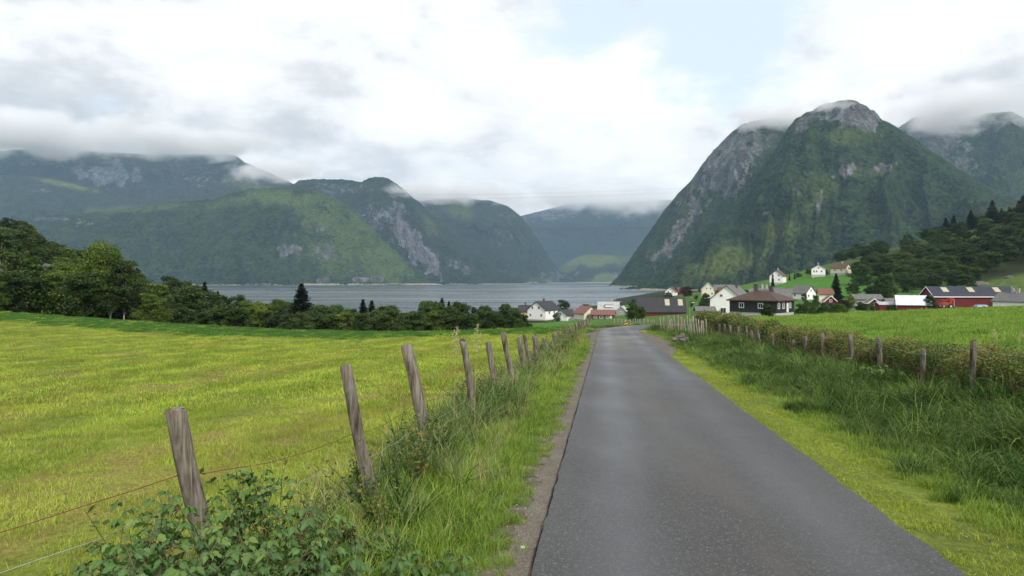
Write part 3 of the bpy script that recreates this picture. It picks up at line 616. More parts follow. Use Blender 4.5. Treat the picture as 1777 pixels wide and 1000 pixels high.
mountain('mountain', 'grey rocky shoulder dropping to the fjord left of the main peak', [(1040, 500), (1056, 497), (1075, 478), (1100, 440), (1130, 398), (1152, 366), (1180, 332), (1200, 312), (1230, 270), (1255, 243), (1285, 218), (1300, 212), (1325, 207), (1350, 207), (1380, 208), (1450, 205), (1520, 215)], [(1040, 3700), (1200, 3900), (1520, 3900)], [(1040, 3350), (1150, 3000), (1520, 3000)], 1040, 1520, 330, 190, .6, 19, 110, 380,
         gul=60, rock=[(1178, 400, 20, 80, .7, 38), (1265, 280, 55, 90, .72, 38), (1215, 330, 30, 80, .5, 38), (1140, 440, 24, 18, .4, 30), (1330, 240, 50, 40, .5, 0)])
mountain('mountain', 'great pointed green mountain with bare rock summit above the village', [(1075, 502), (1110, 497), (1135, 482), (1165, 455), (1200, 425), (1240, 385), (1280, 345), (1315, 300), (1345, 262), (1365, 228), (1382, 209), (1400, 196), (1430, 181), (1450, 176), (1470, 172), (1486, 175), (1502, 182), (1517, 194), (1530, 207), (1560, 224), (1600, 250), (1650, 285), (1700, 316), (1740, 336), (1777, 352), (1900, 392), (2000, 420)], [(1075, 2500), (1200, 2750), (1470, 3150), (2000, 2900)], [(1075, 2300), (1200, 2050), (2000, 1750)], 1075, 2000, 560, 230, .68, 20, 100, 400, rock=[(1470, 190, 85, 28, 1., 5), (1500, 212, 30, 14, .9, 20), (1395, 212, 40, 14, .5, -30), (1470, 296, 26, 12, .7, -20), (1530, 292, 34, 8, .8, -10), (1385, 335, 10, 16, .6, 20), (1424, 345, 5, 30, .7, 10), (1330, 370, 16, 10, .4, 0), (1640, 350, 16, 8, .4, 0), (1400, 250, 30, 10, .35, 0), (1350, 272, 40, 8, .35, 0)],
         sun_and_field=[(1260, 455, 75, 30, .75, -15), (1350, 400, 45, 30, .5, -20), (1410, 330, 40, 40, .35, 0), (1470, 240, 60, 20, .4, 0), (1500, 300, 60, 10, .35, 0)], gul=70, dome=.15)
# ================================================================ road, gravel shoulder, lay-bys
m, t = newmat('asphalt'); P = t.pos(); sx = t.n('ShaderNodeSeparateXYZ', None, {0: P})
xo_ = t.math('SUBTRACT', sx.outputs[0], t.math('MULTIPLY', sx.outputs[1], DX))
grain = t.noise(95., 3, P, .7); g2 = t.n('ShaderNodeTexVoronoi', None, {'Vector': P, 'Scale': 88.})
grit = t.n('ShaderNodeSeparateXYZ', 0, {0: g2.outputs['Color']})
patch = t.noise(.7, 5, t.scale(P, 1, .35, 1), .6); big = t.noise(.16, 3, P)
trk = t.math('ADD', t.rng(t.math('ABSOLUTE', t.math('SUBTRACT', xo_, .12)), .0, .5, 1., 0.), t.math('MULTIPLY', t.rng(t.math('ABSOLUTE', t.math('SUBTRACT', xo_, 1.75)), .0, .45, 1., 0.), .7))
trk = t.math('MULTIPLY', trk, t.rng(patch, .3, .7, .75, 1.1))
base = t.ramp(t.math('ADD', t.math('MULTIPLY', patch, .6), t.math('MULTIPLY', big, .4)), [(.3, (.036, .036, .036)), (.55, (.05, .05, .049)), (.75, (.068, .066, .063))])
stone = t.rng(grit, .72, .98, 0., 1.)
base = t.mix(t.math('MULTIPLY', stone, .62), base, (.22, .21, .195))
base = t.mix(t.rng(grain, .38, .60, .85, 0.), base, (.028, .028, .031))
mid = t.rng(t.math('ABSOLUTE', t.math('SUBTRACT', xo_, .95)), .1, .6, .5, 0.)
base = t.mix(t.math('MULTIPLY', mid, t.rng(t.noise(1.6, 5, t.scale(P, 1, .4, 1), .7), .35, .65)), base, (.075, .066, .057))
base = t.mix(t.math('MULTIPLY', trk, .35), base, (.10, .106, .118))  # pale bluish sky sheen on the wheel tracks put into the colour
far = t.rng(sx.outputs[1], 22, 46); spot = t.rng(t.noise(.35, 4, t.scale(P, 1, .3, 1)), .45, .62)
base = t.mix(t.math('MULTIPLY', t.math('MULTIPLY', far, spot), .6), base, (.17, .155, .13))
ro = t.math('SUBTRACT', t.rng(patch, .3, .7, .62, .5), t.math('MULTIPLY', trk, .1))
nb = t.bump(t.math('ADD', grain, t.math('MULTIPLY', grit, .5)), .55, .006)
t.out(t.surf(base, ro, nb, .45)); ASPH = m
GRAV = None
def gravel(name, c1, c2, c3):
    m, t = newmat(name); P = t.pos()
    v = t.n('ShaderNodeTexVoronoi', None, {'Vector': P, 'Scale': 95.}); s_ = t.n('ShaderNodeSeparateXYZ', 0, {0: v.outputs['Color']})
    n_ = t.noise(2.2, 5, P, .65)
    c = t.ramp(t.math('ADD', t.math('MULTIPLY', s_, .5), t.math('MULTIPLY', n_, .6)), [(.25, c1), (.55, c2), (.85, c3)])
    t.out(t.surf(c, .9, t.bump(t.math('MULTIPLY', v.outputs['Distance'], -1), .4, .006), .15)); return m
GRAV = gravel('roadside_gravel', (.085, .071, .055), (.13, .112, .09), (.2, .18, .15)); BAY = gravel('worn_lay_by', (.06, .052, .045), (.115, .1, .085), (.2, .18, .16))
def ribbon(name, mat_, cl, left, right, lift, ns, th=.04, jl=.0, jr=.0, label='', seed=3, hug=False):
    """a sheet following the road line, from offset left to right of it, with slightly ragged edges and a skirt"""
    c = cl; tg = np.gradient(c[:, :2], axis=0); tg /= np.linalg.norm(tg, axis=1)[:, None]; nr = np.stack([tg[:, 1], -tg[:, 0]], 1)
    s_ = np.concatenate([[0], np.cumsum(np.linalg.norm(np.diff(c[:, :2], axis=0), axis=1))])
    l = left + jl * (fbm(s_ * 2.6, s_ * 0, seed, 5, .75) - .5) * 2; r = right + jr * (fbm(s_ * 1.7, s_ * 0 + 9, seed + 3, 5) - .5) * 2
    u = np.linspace(0, 1, ns)[None]; off = l[:, None] * (1 - u) + r[:, None] * u
    off = np.concatenate([off[:, :1], off, off[:, -1:]], 1)
    X = c[:, 0:1] + nr[:, 0:1] * off; Y = c[:, 1:2] + nr[:, 1:2] * off
    Z = (c[:, 2:3] + 0 * X if not hug else near_z(X, Y)) + lift; Z[:, 0] -= th; Z[:, -1] -= th
    o = grid_mesh(name, X, Y, Z, mat_, smooth=False); tag(o, label); return o
def dens(P_, step):
    s_ = np.concatenate([[0], np.cumsum(np.linalg.norm(np.diff(P_[:, :2], axis=0), axis=1))]); q = np.concatenate([np.arange(0, 32, .06), np.arange(32, s_[-1], step)])
    return np.stack([np.interp(q, s_, P_[:, k]) for k in range(3)], 1)
RCn = RC[(RC[:, 1] > -8)]; RD_ = dens(RCn, .35)
cw = np.where(RD_[:, 1] > 0, 1, 1)
ribbon('road', ASPH, RD_, -1.40, 1.40, .02, 14, .075, .018, .035, 'single-lane grey asphalt road running down to the village')
sub = RD_[(RD_[:, 1] < 50)]
ribbon('gravel_shoulder', GRAV, sub, -1.60, -1.30, .005, 6, .006, .11, 0, 'narrow strip of sandy gravel along the left road edge', hug=True)
def lay(name, x0, x1, y0, y1, side, label):
    yy = np.linspace(y0, y1, 30); k = np.sin((yy - y0) / (y1 - y0) * pi) ** .6
    cx_ = .927 + DX * yy; a = cx_ + side * 1.35; b = cx_ + side * (1.4 + k * abs(x1 - x0))
    U = np.linspace(0, 1, 6)[None]; X = a[:, None] * (1 - U) + b[:, None] * U; Y = yy[:, None] + 0 * U; Z = -SL * Y + .004 + 0 * X - .02 * U
    o = grid_mesh(name, X, Y, Z, BAY); tag(o, label)
lay('lay_by', 0, 1.3, 36, 55, -1, 'worn passing bay on the left where the road bends')
lay('lay_by', 0, 1.0, 26, 52, 1, 'worn gravelly passing bay on the right of the road')
m, t = newmat('broken_asphalt_edge'); P = t.pos(); t.out(t.surf(t.ramp(t.noise(60., 4, P, .7), [(.35, (.008, .008, .008)), (.7, (.045, .043, .04))]), .9, t.bump(t.noise(40., 3, P), .8, .01), .15))
ribbon('road_edge', m, sub, -1.415, -1.37, .0, 3, .03, .018, 0, 'dark crumbling left edge of the asphalt', 8)
# ================================================================ trees
BARK = mat('bark', (.09, .075, .06), .9, .35, 3., .3); BIRCHB = mat('birch_bark', (.42, .4, .36), .8, .3, 4.)
def gl(name, a, b, c, **k): return leafmat(name, [(.1, a), (.5, b), (.95, c)], **k)
L_MID = gl('leaves_mid_green', (.014, .032, .007), (.038, .076, .014), (.10, .155, .03), nscale=.25, namp=.25)
L_DARK = gl('leaves_dark_green', (.011, .028, .006), (.030, .062, .013), (.075, .125, .025), nscale=.25, namp=.25)
L_YEL = gl('leaves_yellow_green', (.035, .065, .008), (.08, .135, .017), (.17, .23, .035), nscale=.25, namp=.25)
L_SPR = gl('spruce_needles', (.005, .013, .006), (.011, .024, .011), (.022, .042, .018), trans=.1, nscale=.4, namp=.2)
L_RED = gl('copper_leaves', (.02, .008, .01), (.035, .015, .015), (.06, .03, .025))
def leafquads(C_, Nrm, size, r, asp=.7):
    n = len(C_); a = r.normal(size=(n, 3)); a = np.cross(a, Nrm); a /= np.linalg.norm(a, axis=1)[:, None] + 1e-9; b = np.cross(Nrm, a)
    s = (size * (.6 + .8 * r.random(n)))[:, None] * .5
    v = np.stack([C_ - a * s, C_ - b * s * asp, C_ + a * s, C_ + b * s * asp], 1).reshape(-1, 3)
    return v, np.arange(4 * n).reshape(-1, 4)
def crown_mesh(seed, H, Rr, base=.22, ncl=34, per=150, leaf=.34, shape='round', mat_=L_MID, name='crown'):
    """crown of many leaf clumps spread through the volume, gaps between them"""
    r = np.random.default_rng(seed); mb = MB(); cl = []
    for i in range(ncl * 6):
        if len(cl) >= ncl: break
        u = r.random(); zc = base + (1 - base) * (u ** .85) * .93
        q = (zc - base) / (1 - base)
        prof = {'round': math.sin(pi * min(1, .12 + q * .86)) ** .55, 'tall': (math.sin(pi * min(1, .15 + q * .83)) ** .6) * (1 - .25 * q), 'cone': (1 - q) ** .75 + .12, 'bush': math.cos(q * pi / 2 * .92) ** .5}[shape]
        a = r.random() * 2 * pi; rd = Rr * prof * math.sqrt(r.random() * .85 + .1) * .86
        c_ = np.array([rd * math.cos(a), rd * math.sin(a), zc * H]); cr = Rr * (.20 + .2 * r.random()) * (1.1 - .35 * q)
        if all(np.linalg.norm(c_ - o[0]) > .55 * (cr + o[1]) * .8 for o in cl): cl.append((c_, cr))
    for c_, cr in cl:
        n = int(per * (.6 + .8 * r.random())); d = r.normal(size=(n, 3)); d /= np.linalg.norm(d, axis=1)[:, None]; d[:, 2] = d[:, 2] * .8 + .12
        rad_ = cr * (.35 + .75 * r.random(n) ** .6); P_ = c_ + d * rad_[:, None] * np.array([1.1, 1.1, .8])
        P_ += (r.random((n, 3)) - .5) * cr * .25
        nr = d * .8 + r.normal(size=(n, 3)) * .8; nr[:, 2] += .15; nr /= np.linalg.norm(nr, axis=1)[:, None]
        v, f = leafquads(P_, nr, leaf, r); vv = np.clip(.5 + (r.random() - .5) * .4 + (r.random(n) - .5) * .5, 0, 1)
        mb.add(v, f, np.repeat(vv, 4))
    return mb.build(name, mat_, 'nolink'), cl
def trunk_mesh(seed, H, r0, cl, mat_=BARK):
    r = np.random.default_rng(seed + 99); mb = MB(); lean = (r.random(2) - .5) * .06 * H
    pts = [np.array([lean[0] * t_ ** 2, lean[1] * t_ ** 2, H * .86 * t_ - .35]) for t_ in np.linspace(0, 1, 7)]
    mb.tube(pts, [r0 * (1.25 if i == 0 else 1) * (1 - .83 * i / 6) for i in range(7)], 7, jit=.1, seed=seed)
    for c_, cr in cl[:16]:
        k = int(np.clip(c_[2] / H * 6 * .75, 1, 5)); s_ = pts[k]; e = np.array(c_); mid = (s_ + e) / 2 + [0, 0, .1 * H * (r.random() - .2)]
        mb.tube([s_, mid, e], [r0 * .38, r0 * .22, r0 * .07], 5, cap=False, seed=seed)
    return mb.build('trunk', mat_, 'nolink', smooth=True)
def spruce_mesh(seed, H, Rr, dens_=1.):
    r = np.random.default_rng(seed); mb = MB(); nl = int(30 * dens_ + 4)
    for i in range(nl):
        q = (i + .4 * r.random()) / nl; z = H * (.08 + .9 * q); L_ = Rr * ((1 - q) ** .85 * (.8 + .35 * r.random()) + .05); nb_ = int(7 + 6 * (1 - q))
        for a in (np.arange(nb_) + r.random()) * 2 * pi / nb_ + r.normal(size=nb_) * .15:
            l = L_ * (.7 + .5 * r.random()); n = max(4, int(l / .16)); t_ = (np.arange(n) + .5) / n
            dr = np.array([math.cos(a), math.sin(a)]); sp = (r.random((n * 5, 1)) - .5) * l * .55 * np.tile(1.1 - t_ * .8, 5)[:, None]
            t3 = np.tile(t_, 5)[:, None]; xy = dr * (t3 * l) + np.array([-dr[1], dr[0]]) * sp
            zz_ = z - l * .32 * t3[:, 0] ** 1.3 + l * .12 * t3[:, 0] ** 3 - np.abs(sp[:, 0]) * .4 + (r.random(n * 5) - .5) * .25
            P_ = np.concatenate([xy, zz_[:, None]], 1); nr = r.normal(size=(n * 5, 3)) * .5 + [0, 0, 1]; nr /= np.linalg.norm(nr, axis=1)[:, None]
            v, f = leafquads(P_, nr, .42, r, .5); mb.add(v, f, np.repeat(np.clip(.45 + (r.random(n * 5) - .5) * .7, 0, 1), 4))
    cr = mb.build('crown', L_SPR, 'nolink'); mb = MB(); mb.tube([(0, 0, -.3), (0, 0, H * .5), (0, 0, H * .985)], [Rr * .07, Rr * .04, .02], 7)
    return cr, mb.build('trunk', BARK, 'nolink')
PROTO = {}
def proto(key, H, Rr, mat_, seed, bark=BARK, **k):
    c_, cl = crown_mesh(seed, H, Rr, mat_=mat_, **k); PROTO[key] = (H, c_, trunk_mesh(seed, H, H * (.011 if bark is BIRCHB else .02), cl, bark))
for i in range(3):
    proto(f'mid{i}', 10, 3.9, L_MID, 40 + i, ncl=40 + 4 * i, per=190, leaf=.36, shape=['round', 'tall', 'round'][i], base=[.12, .1, .18][i])
    proto(f'dark{i}', 10, 4.2, L_DARK, 50 + i, ncl=42, per=190, leaf=.36, shape=['round', 'round', 'tall'][i], base=.1)
for i in range(2):
    proto(f'yel{i}', 10, 3.3, L_YEL, 60 + i, ncl=38, per=170, leaf=.32, shape='tall', base=.14)
    proto(f'bush{i}', 4, 3.0, [L_MID, L_DARK][i], 70 + i, ncl=34, per=170, leaf=.28, shape='bush', base=.0)
proto('bushy', 4, 3.0, L_YEL, 75, ncl=34, per=170, leaf=.26, shape='bush', base=.0)
proto('birch', 10, 3.1, L_MID, 80, BIRCHB, ncl=40, per=170, leaf=.28, shape='tall', base=.3)
proto('big', 12, 4.6, L_YEL, 82, BIRCHB, ncl=80, per=260, leaf=.28, shape='tall', base=.14)
proto('copper', 6, 3.4, L_RED, 83, ncl=34, per=170, leaf=.28, shape='round', base=.05)
for i in range(3):
    c_, t_ = spruce_mesh(90 + i, 12, [3.3, 2.5, 2.9][i]); PROTO[f'spr{i}'] = (12, c_, t_)
NT_ = 0
KINDS_ = {'m': ('deciduous_tree', 'tree'), 'd': ('deciduous_tree', 'tree'), 'y': ('deciduous_tree', 'tree'), 'b': ('bush', 'bush'), 's': ('spruce_tree', 'spruce')}
def tree(key, x, y, H, label, group=None, wide=1., rz=None, sink=.1, name=None, cat=None):
    global NT_
    z = tz(x, y) - sink; H0, c0, t0 = PROTO[key]; s_ = H / H0
    nm = name or ('spruce_tree' if key[:3] == 'spr' else 'birch_tree' if key in ('birch', 'big') else 'bush' if key[:4] == 'bush' or key == 'bushy' else 'deciduous_tree')
    e = empty(nm, (x, y, z), rng.random() * 6.28 if rz is None else rz, label, cat or nm.replace('_tree', ' tree').replace('deciduous ', ''), group)
    e.scale = (s_ * wide, s_ * wide, s_)
    c_ = c0.copy(); COL.objects.link(c_); c_.parent = e
    t_ = t0.copy(); COL.objects.link(t_); t_.parent = e; NT_ += 1
    return e
def treepx(key, px, ytop, D, label, group=None, wide=1., Hmin=2., **k):
    x = (px - CX) / F * D; z = tz(x, D); H = max(Hmin, EYE - (ytop - HZ) / F * D - z); return tree(key, x, D, H, label, group, wide, **k)
# -- trees one can single out
treepx('big', 180, 418, 112, 'tallest yellow-green tree with a pale trunk at the left field edge', wide=.88)
treepx('birch', 215, 448, 108, 'loose birch leaning out right of the tallest yellow-green tree')
treepx('yel0', 118, 455, 116, 'light green leafy tree left of the tallest tree at the field edge', wide=1.2)
treepx('spr0', 355, 486, 185, 'slender dark spruce rising from the bushes left of the fjord view', wide=.95)
treepx('spr1', 378, 503, 195, 'short spruce just right of the slender spruce at the water gap')
treepx('spr2', 523, 489, 150, 'tall dark spruce standing alone against the fjord, tallest of the lower belt', wide=1.5)
treepx('spr1', 630, 517, 190, 'narrower left spruce of the close pair in front of the fjord', wide=1.35); treepx('spr0', 645, 519, 188, 'broader right spruce of the close pair in front of the fjord', wide=1.15)
treepx('spr1', 608, 538, 205, 'small spruce tip left of the close spruce pair')
treepx('spr1', 767, 515, 230, 'middle pointed spruce of the trio above the broadleaf belt', wide=1.3); treepx('spr1', 756, 521, 240, 'smallest left spruce of the trio above the broadleaf belt'); treepx('spr0', 779, 521, 228, 'rounded right spruce of the trio above the broadleaf belt')
treepx('mid0', 977, 519, 372, 'dark green tree standing behind the white gables by the fjord', wide=.95)
treepx('dark0', 1099, 524, 140, 'round dark roadside tree in front of the red barn with roof lights', wide=1.0, Hmin=4)
treepx('mid2', 1112, 531, 136, 'smaller green tree crowding the right side of the round roadside tree', wide=.9)
treepx('bush1', 906, 547, 150, 'dark round bush at the far edge of the left field', wide=.95)
treepx('bush0', 893, 562, 148, 'low green bush left of the dark round bush in the field')
treepx('spr0', 1451, 473, 300, 'dark conifer standing in the green meadow above the garden', wide=.95)
treepx('dark1', 1480, 490, 330, 'round dark tree standing alone in the green meadow', wide=1.25)
treepx('mid1', 1539, 475, 290, 'tall tree of the dark pair beside the meadow, with ragged crown', wide=1.0); treepx('dark0', 1518, 484, 295, 'rounder left tree of the dark pair beside the meadow', wide=1.1)
treepx('dark2', 1615, 510, 236, 'dark bush-like tree hiding the left corner of the great red barn', wide=.9, Hmin=5)
treepx('copper', 1190, 497, 500, 'dark copper-leaved tree beside the red cottage by the fjord', wide=1.25)
for px, yt, D, wd, lb in [(1341, 474, 440, .7, 'left clipped conifer in front of the hillside villa'), (1370, 474, 460, .7, 'middle conifer right of the hillside villa'), (1379, 472, 462, .7, 'right conifer near the pole beside the hillside villa')]: treepx('spr1', px, yt, D, lb, wide=wd)
for px, yt, D, k, wd, lb in [(1396, 508, 310, 'mid0', .8, 'tree hiding the right half of the white meadow house'), (1416, 512, 240, 'mid1', .9, 'leafy tree left of the red garden house'), (1462, 520, 225, 'copper', 1.2, 'dark copper bush between the red garden house and small red house'),
        (1475, 513, 240, 'yel0', 1.3, 'yellow-green garden tree behind the copper bush'), (1455, 527, 200, 'bushy', 1.1, 'yellow-green round garden bush below the red garden house'), (1495, 524, 235, 'bush0', 1., 'green garden bush beside the small red house'), (1390, 528, 190, 'bush1', 1., 'dark bush right of the dark bungalow'),
        (1410, 530, 185, 'mid2', 1., 'rounded garden tree in front of the meadow house'), (1430, 536, 180, 'bush0', 1.1, 'low garden bush at the pasture crest left of the copper bush'), (1332, 539, 140, 'bush0', .8, 'clipped green shrub at the corner of the bungalow'),
        (1222, 520, 300, 'mid0', 1.1, 'green tree between the red barn and the big white house'), (1208, 512, 420, 'dark1', 1.2, 'dark tree left of the cream gabled house'), (1240, 512, 350, 'mid1', 1., 'tree before the weathered barn'), (1200, 528, 330, 'copper', .9, 'dark purple bush right of the red barn end'),
        (1160, 508, 520, 'bush1', 1.2, 'hedge bush beside the white house nearest the fjord'), (1215, 500, 520, 'mid2', 1.1, 'pale green tree on the shore behind the cream gabled house'), (1100, 520, 520, 'bush0', 1., 'bush at the water edge behind the red barn roof')]: treepx(k, px, yt, D, lb, wide=wd, Hmin=2.5)
# -- left wood and belt below the field
r_ = np.random.default_rng(5)
topA = [(-300, 300), (-100, 340), (0, 365), (40, 385), (80, 415), (130, 432), (170, 440), (215, 460), (250, 473), (300, 482), (345, 500), (400, 518), (450, 517), (480, 527), (560, 535), (600, 538), (640, 545), (680, 530), (720, 533), (760, 527), (800, 533), (840, 530), (880, 536), (905, 545)]
def fits(P_, x, y, d):
    return all((x - a) ** 2 + (y - b) ** 2 > d * d for a, b in P_)
pl = []
LAB = {'mid': 'mid-green rounded tree', 'dark': 'dark green rounded tree', 'yel': 'light yellow-green tree', 'birch': 'thin birch with pale stem', 'bush': 'low bush', 'bushy': 'low yellow-green bush'}
def wood(n, p0, p1, d0, d1, g, where, keys, hmin, hmax, sp=5., cap=None, wide=1.1):
    k = 0; tries = 0
    while k < n and tries < n * 40:
        tries += 1
        D = math.sqrt(r_.random() * (d1 ** 2 - d0 ** 2) + d0 ** 2); px = p0 + (p1 - p0) * r_.random(); x = (px - CX) / F * D
        if not fits(pl, x, D, sp): continue
        key = keys[int(r_.random() * len(keys))]; H = hmin + (hmax - hmin) * r_.random()
        if key[:4] == 'bush': H *= .45
        if cap is not None:
            z = tz(x, D); Hc = EYE - (interp(px, cap) + r_.random() * 9 - 1 - HZ) / F * D - z
            if Hc < 1.8: continue
            H = min(H if g != 'b' else Hc * (.66 + .40 * r_.random()), Hc) if Hc < hmax * 1.6 else H
        kk = ''.join(q for q in key if not q.isdigit())
        tree(key, x, D, H, f'{LAB[kk]} {where}', f'{LAB[kk]}s {where}', wide * (.85 + .35 * r_.random())); pl.append((x, D)); k += 1
def row(pxs, yts, d0, keys, where, sp=4, wide=1.):
    for px, yt in zip(pxs, yts):
        D = d0 + r_.random() * 10; key = keys[int(r_.random() * len(keys))]; kk = ''.join(q for q in key if not q.isdigit())
        treepx(key, px + r_.normal() * 4, yt + r_.normal() * 4, D, f'{LAB[kk]} {where}', f'{LAB[kk]}s {where}', wide, Hmin=2.2); pl.append(((px - CX) / F * D, D))
row(range(-60, 290, 26), [488, 500, 492, 505, 470, 480, 470, 480, 472, 498, 495, 505, 512, 520], 102, ['mid0', 'mid1', 'mid2', 'dark0', 'birch', 'yel1'], 'along the upper edge of the left field', wide=1.25)
row(range(300, 900, 27), [530, 535, 540, 530, 537, 522, 532, 545, 535, 540, 545, 542, 548, 545, 540, 538, 540, 535, 538, 536, 540, 545, 548], 112, ['mid0', 'mid2', 'dark0', 'birch', 'mid1', 'yel0', 'dark1'], 'at the lower edge of the left field', wide=1.35)
wood(44, -110, 330, 118, 190, 'a', 'in the wood left of the field', ['mid0', 'mid1', 'dark0', 'yel1', 'dark2', 'birch'], 6, 10, 5.5, topA, 1.25)
wood(34, -110, 260, 190, 300, 'a', 'on the rocky rise at the far left', ['dark0', 'dark1', 'dark2', 'mid2'], 7, 10, 7, topA, 1.3)
wood(70, 290, 905, 130, 240, 'b', 'in the belt below the field', ['mid0', 'mid1', 'mid2', 'dark0', 'dark1', 'dark2', 'mid2', 'birch'], 9, 17, 5.5, [(a_, b_ - 9) for a_, b_ in topA], 1.05)
wood(8, 905, 1120, 420, 620, 'v', 'on the shore beyond the village', ['mid0', 'dark1', 'bush0'], 4, 7, 9, None, 1.1)
# -- right-hand wooded hill
topC = [(1440, 440), (1470, 428), (1500, 412), (1540, 404), (1600, 392), (1640, 385), (1700, 372), (1777, 356), (1950, 320)]
for px, yt, D in [(1655, 372, 590), (1685, 362, 590), (1641, 377, 595), (1722, 346, 600), (1752, 358, 600), (1768, 347, 600), (1775, 338, 590), (1738, 364, 600)]:
    treepx('spr' + str(int(r_.random() * 3)), px, yt, D, 'dark spruce on the ridge of the right-hand hill', 'dark spruces on the ridge of the right-hand hill', 1.25, Hmin=13); pl.append(((px - CX) / F * D, D))
wood(26, 1455, 1860, 560, 640, 'c', 'along the ridge of the right-hand hill', ['dark0', 'dark1', 'dark2', 'mid2'], 9, 12, 8, None, 1.35)
wood(84, 1490, 1900, 392, 565, 'c', 'on the slope of the right-hand hill', ['mid0', 'mid1', 'mid2', 'dark0', 'dark1', 'dark2'], 9, 12.5, 9, None, 1.5)
wood(12, 1565, 1690, 340, 392, 'c', 'at the foot of the right-hand hill', ['mid0', 'dark1', 'dark0', 'mid2'], 7, 10, 7.5, None, 1.25)
# -- gardens between the houses
HB = [(px2w(a[2], a[3], a[4])[:2], max(a[6], a[7]) * .62) for a, k in BLD]
def gardens(n, p0, p1, d0, d1, where, hm):
    k = tries = 0
    while k < n and tries < 3000:
        tries += 1; px = p0 + (p1 - p0) * r_.random(); D = d0 + (d1 - d0) * r_.random(); x = (px - CX) / F * D
        if not fits(pl, x, D, 4) or any((x - h_[0]) ** 2 + (D - h_[1]) ** 2 < (q + 1.5) ** 2 for h_, q in HB): continue
        key = ['bush0', 'bush1', 'mid0', 'dark1', 'bushy', 'mid1', 'bush0', 'yel0'][int(r_.random() * 8)]; kk = ''.join(q for q in key if not q.isdigit()); H = hm * (.6 + .7 * r_.random()) * (.6 if 'bush' in key else 1)
        tree(key, x, D, H, f'{LAB[kk]} {where}', f'{LAB[kk]}s {where}', 1.2); pl.append((x, D)); k += 1
gardens(20, 1195, 1300, 250, 420, 'between the village houses above the road', 4.5)
gardens(24, 1385, 1560, 200, 290, 'in the gardens behind the pasture crest', 2.7)
gardens(12, 905, 1080, 290, 420, 'among the white gables by the fjord', 3.6)
gardens(8, 1380, 1600, 440, 520, 'along the upper edge of the green meadow', 5)
print('TREES', NT_)
# ================================================================ grasses and herbs
def blades(n, rad_, h0, h1, wd, a0, a1, seg=4, seed=1, var=(.0, 1.), lean=None, taper=1., square=False):
    """n curved blades: angle from upright runs from a0 to a1 (degrees) along each"""
    r = np.random.default_rng(seed)
    if square: bx = (r.random((n, 2)) - .5) * 2 * rad_
    else:
        a = r.random(n) * 2 * pi; q = np.sqrt(r.random(n)) * rad_; bx = np.stack([q * np.cos(a), q * np.sin(a)], 1)
    az = r.random(n) * 2 * pi if lean is None else lean + r.normal(size=n) * .8
    h = h0 + (h1 - h0) * r.random(n) ** .8; A0 = R(a0) * r.random(n); A1 = R(a1) * (.35 + .9 * r.random(n))
    dx = np.stack([np.cos(az), np.sin(az)], 1); tw = az + pi / 2 + r.normal(size=n) * .5; sd_ = np.stack([np.cos(tw), np.sin(tw), r.normal(size=n) * .25], 1)
    p = np.concatenate([bx, np.full((n, 1), -.02)], 1); V = []; ls = h / seg
    for i in range(seg + 1):
        t_ = i / seg; w_ = wd * (1 - t_ ** 1.6 * .96) * (.55 + .45 * min(1, t_ * 4)) * (.7 + .6 * r.random(1))
        V.append(p - sd_ * w_ / 2); V.append(p + sd_ * w_ / 2)
        an = A0 + (A1 - A0) * t_ ** 1.1; p = p + np.concatenate([dx * (np.sin(an) * ls)[:, None], (np.cos(an) * ls)[:, None]], 1)
    V = np.stack(V, 1)           # n, 2(seg+1), 3
    k = 2 * (seg + 1); b = (np.arange(n) * k)[:, None, None]
    f = np.array([[2 * i, 2 * i + 1, 2 * i + 3, 2 * i + 2] for i in range(seg)])[None] + b
    vr = var[0] + (var[1] - var[0]) * r.random(n)
    return V.reshape(-1, 3), f.reshape(-1, 4), np.repeat(vr, k)
LIB = bpy.data.collections.new('library')
def pcol(name, objs):
    c = bpy.data.collections.new(name)
    for o in objs: c.objects.link(o)
    return c
def bl(name, mat_, *specs):
    mb = MB()
    for sp in specs: mb.add(*blades(**sp))
    return mb.build(name, mat_, 'nolink')
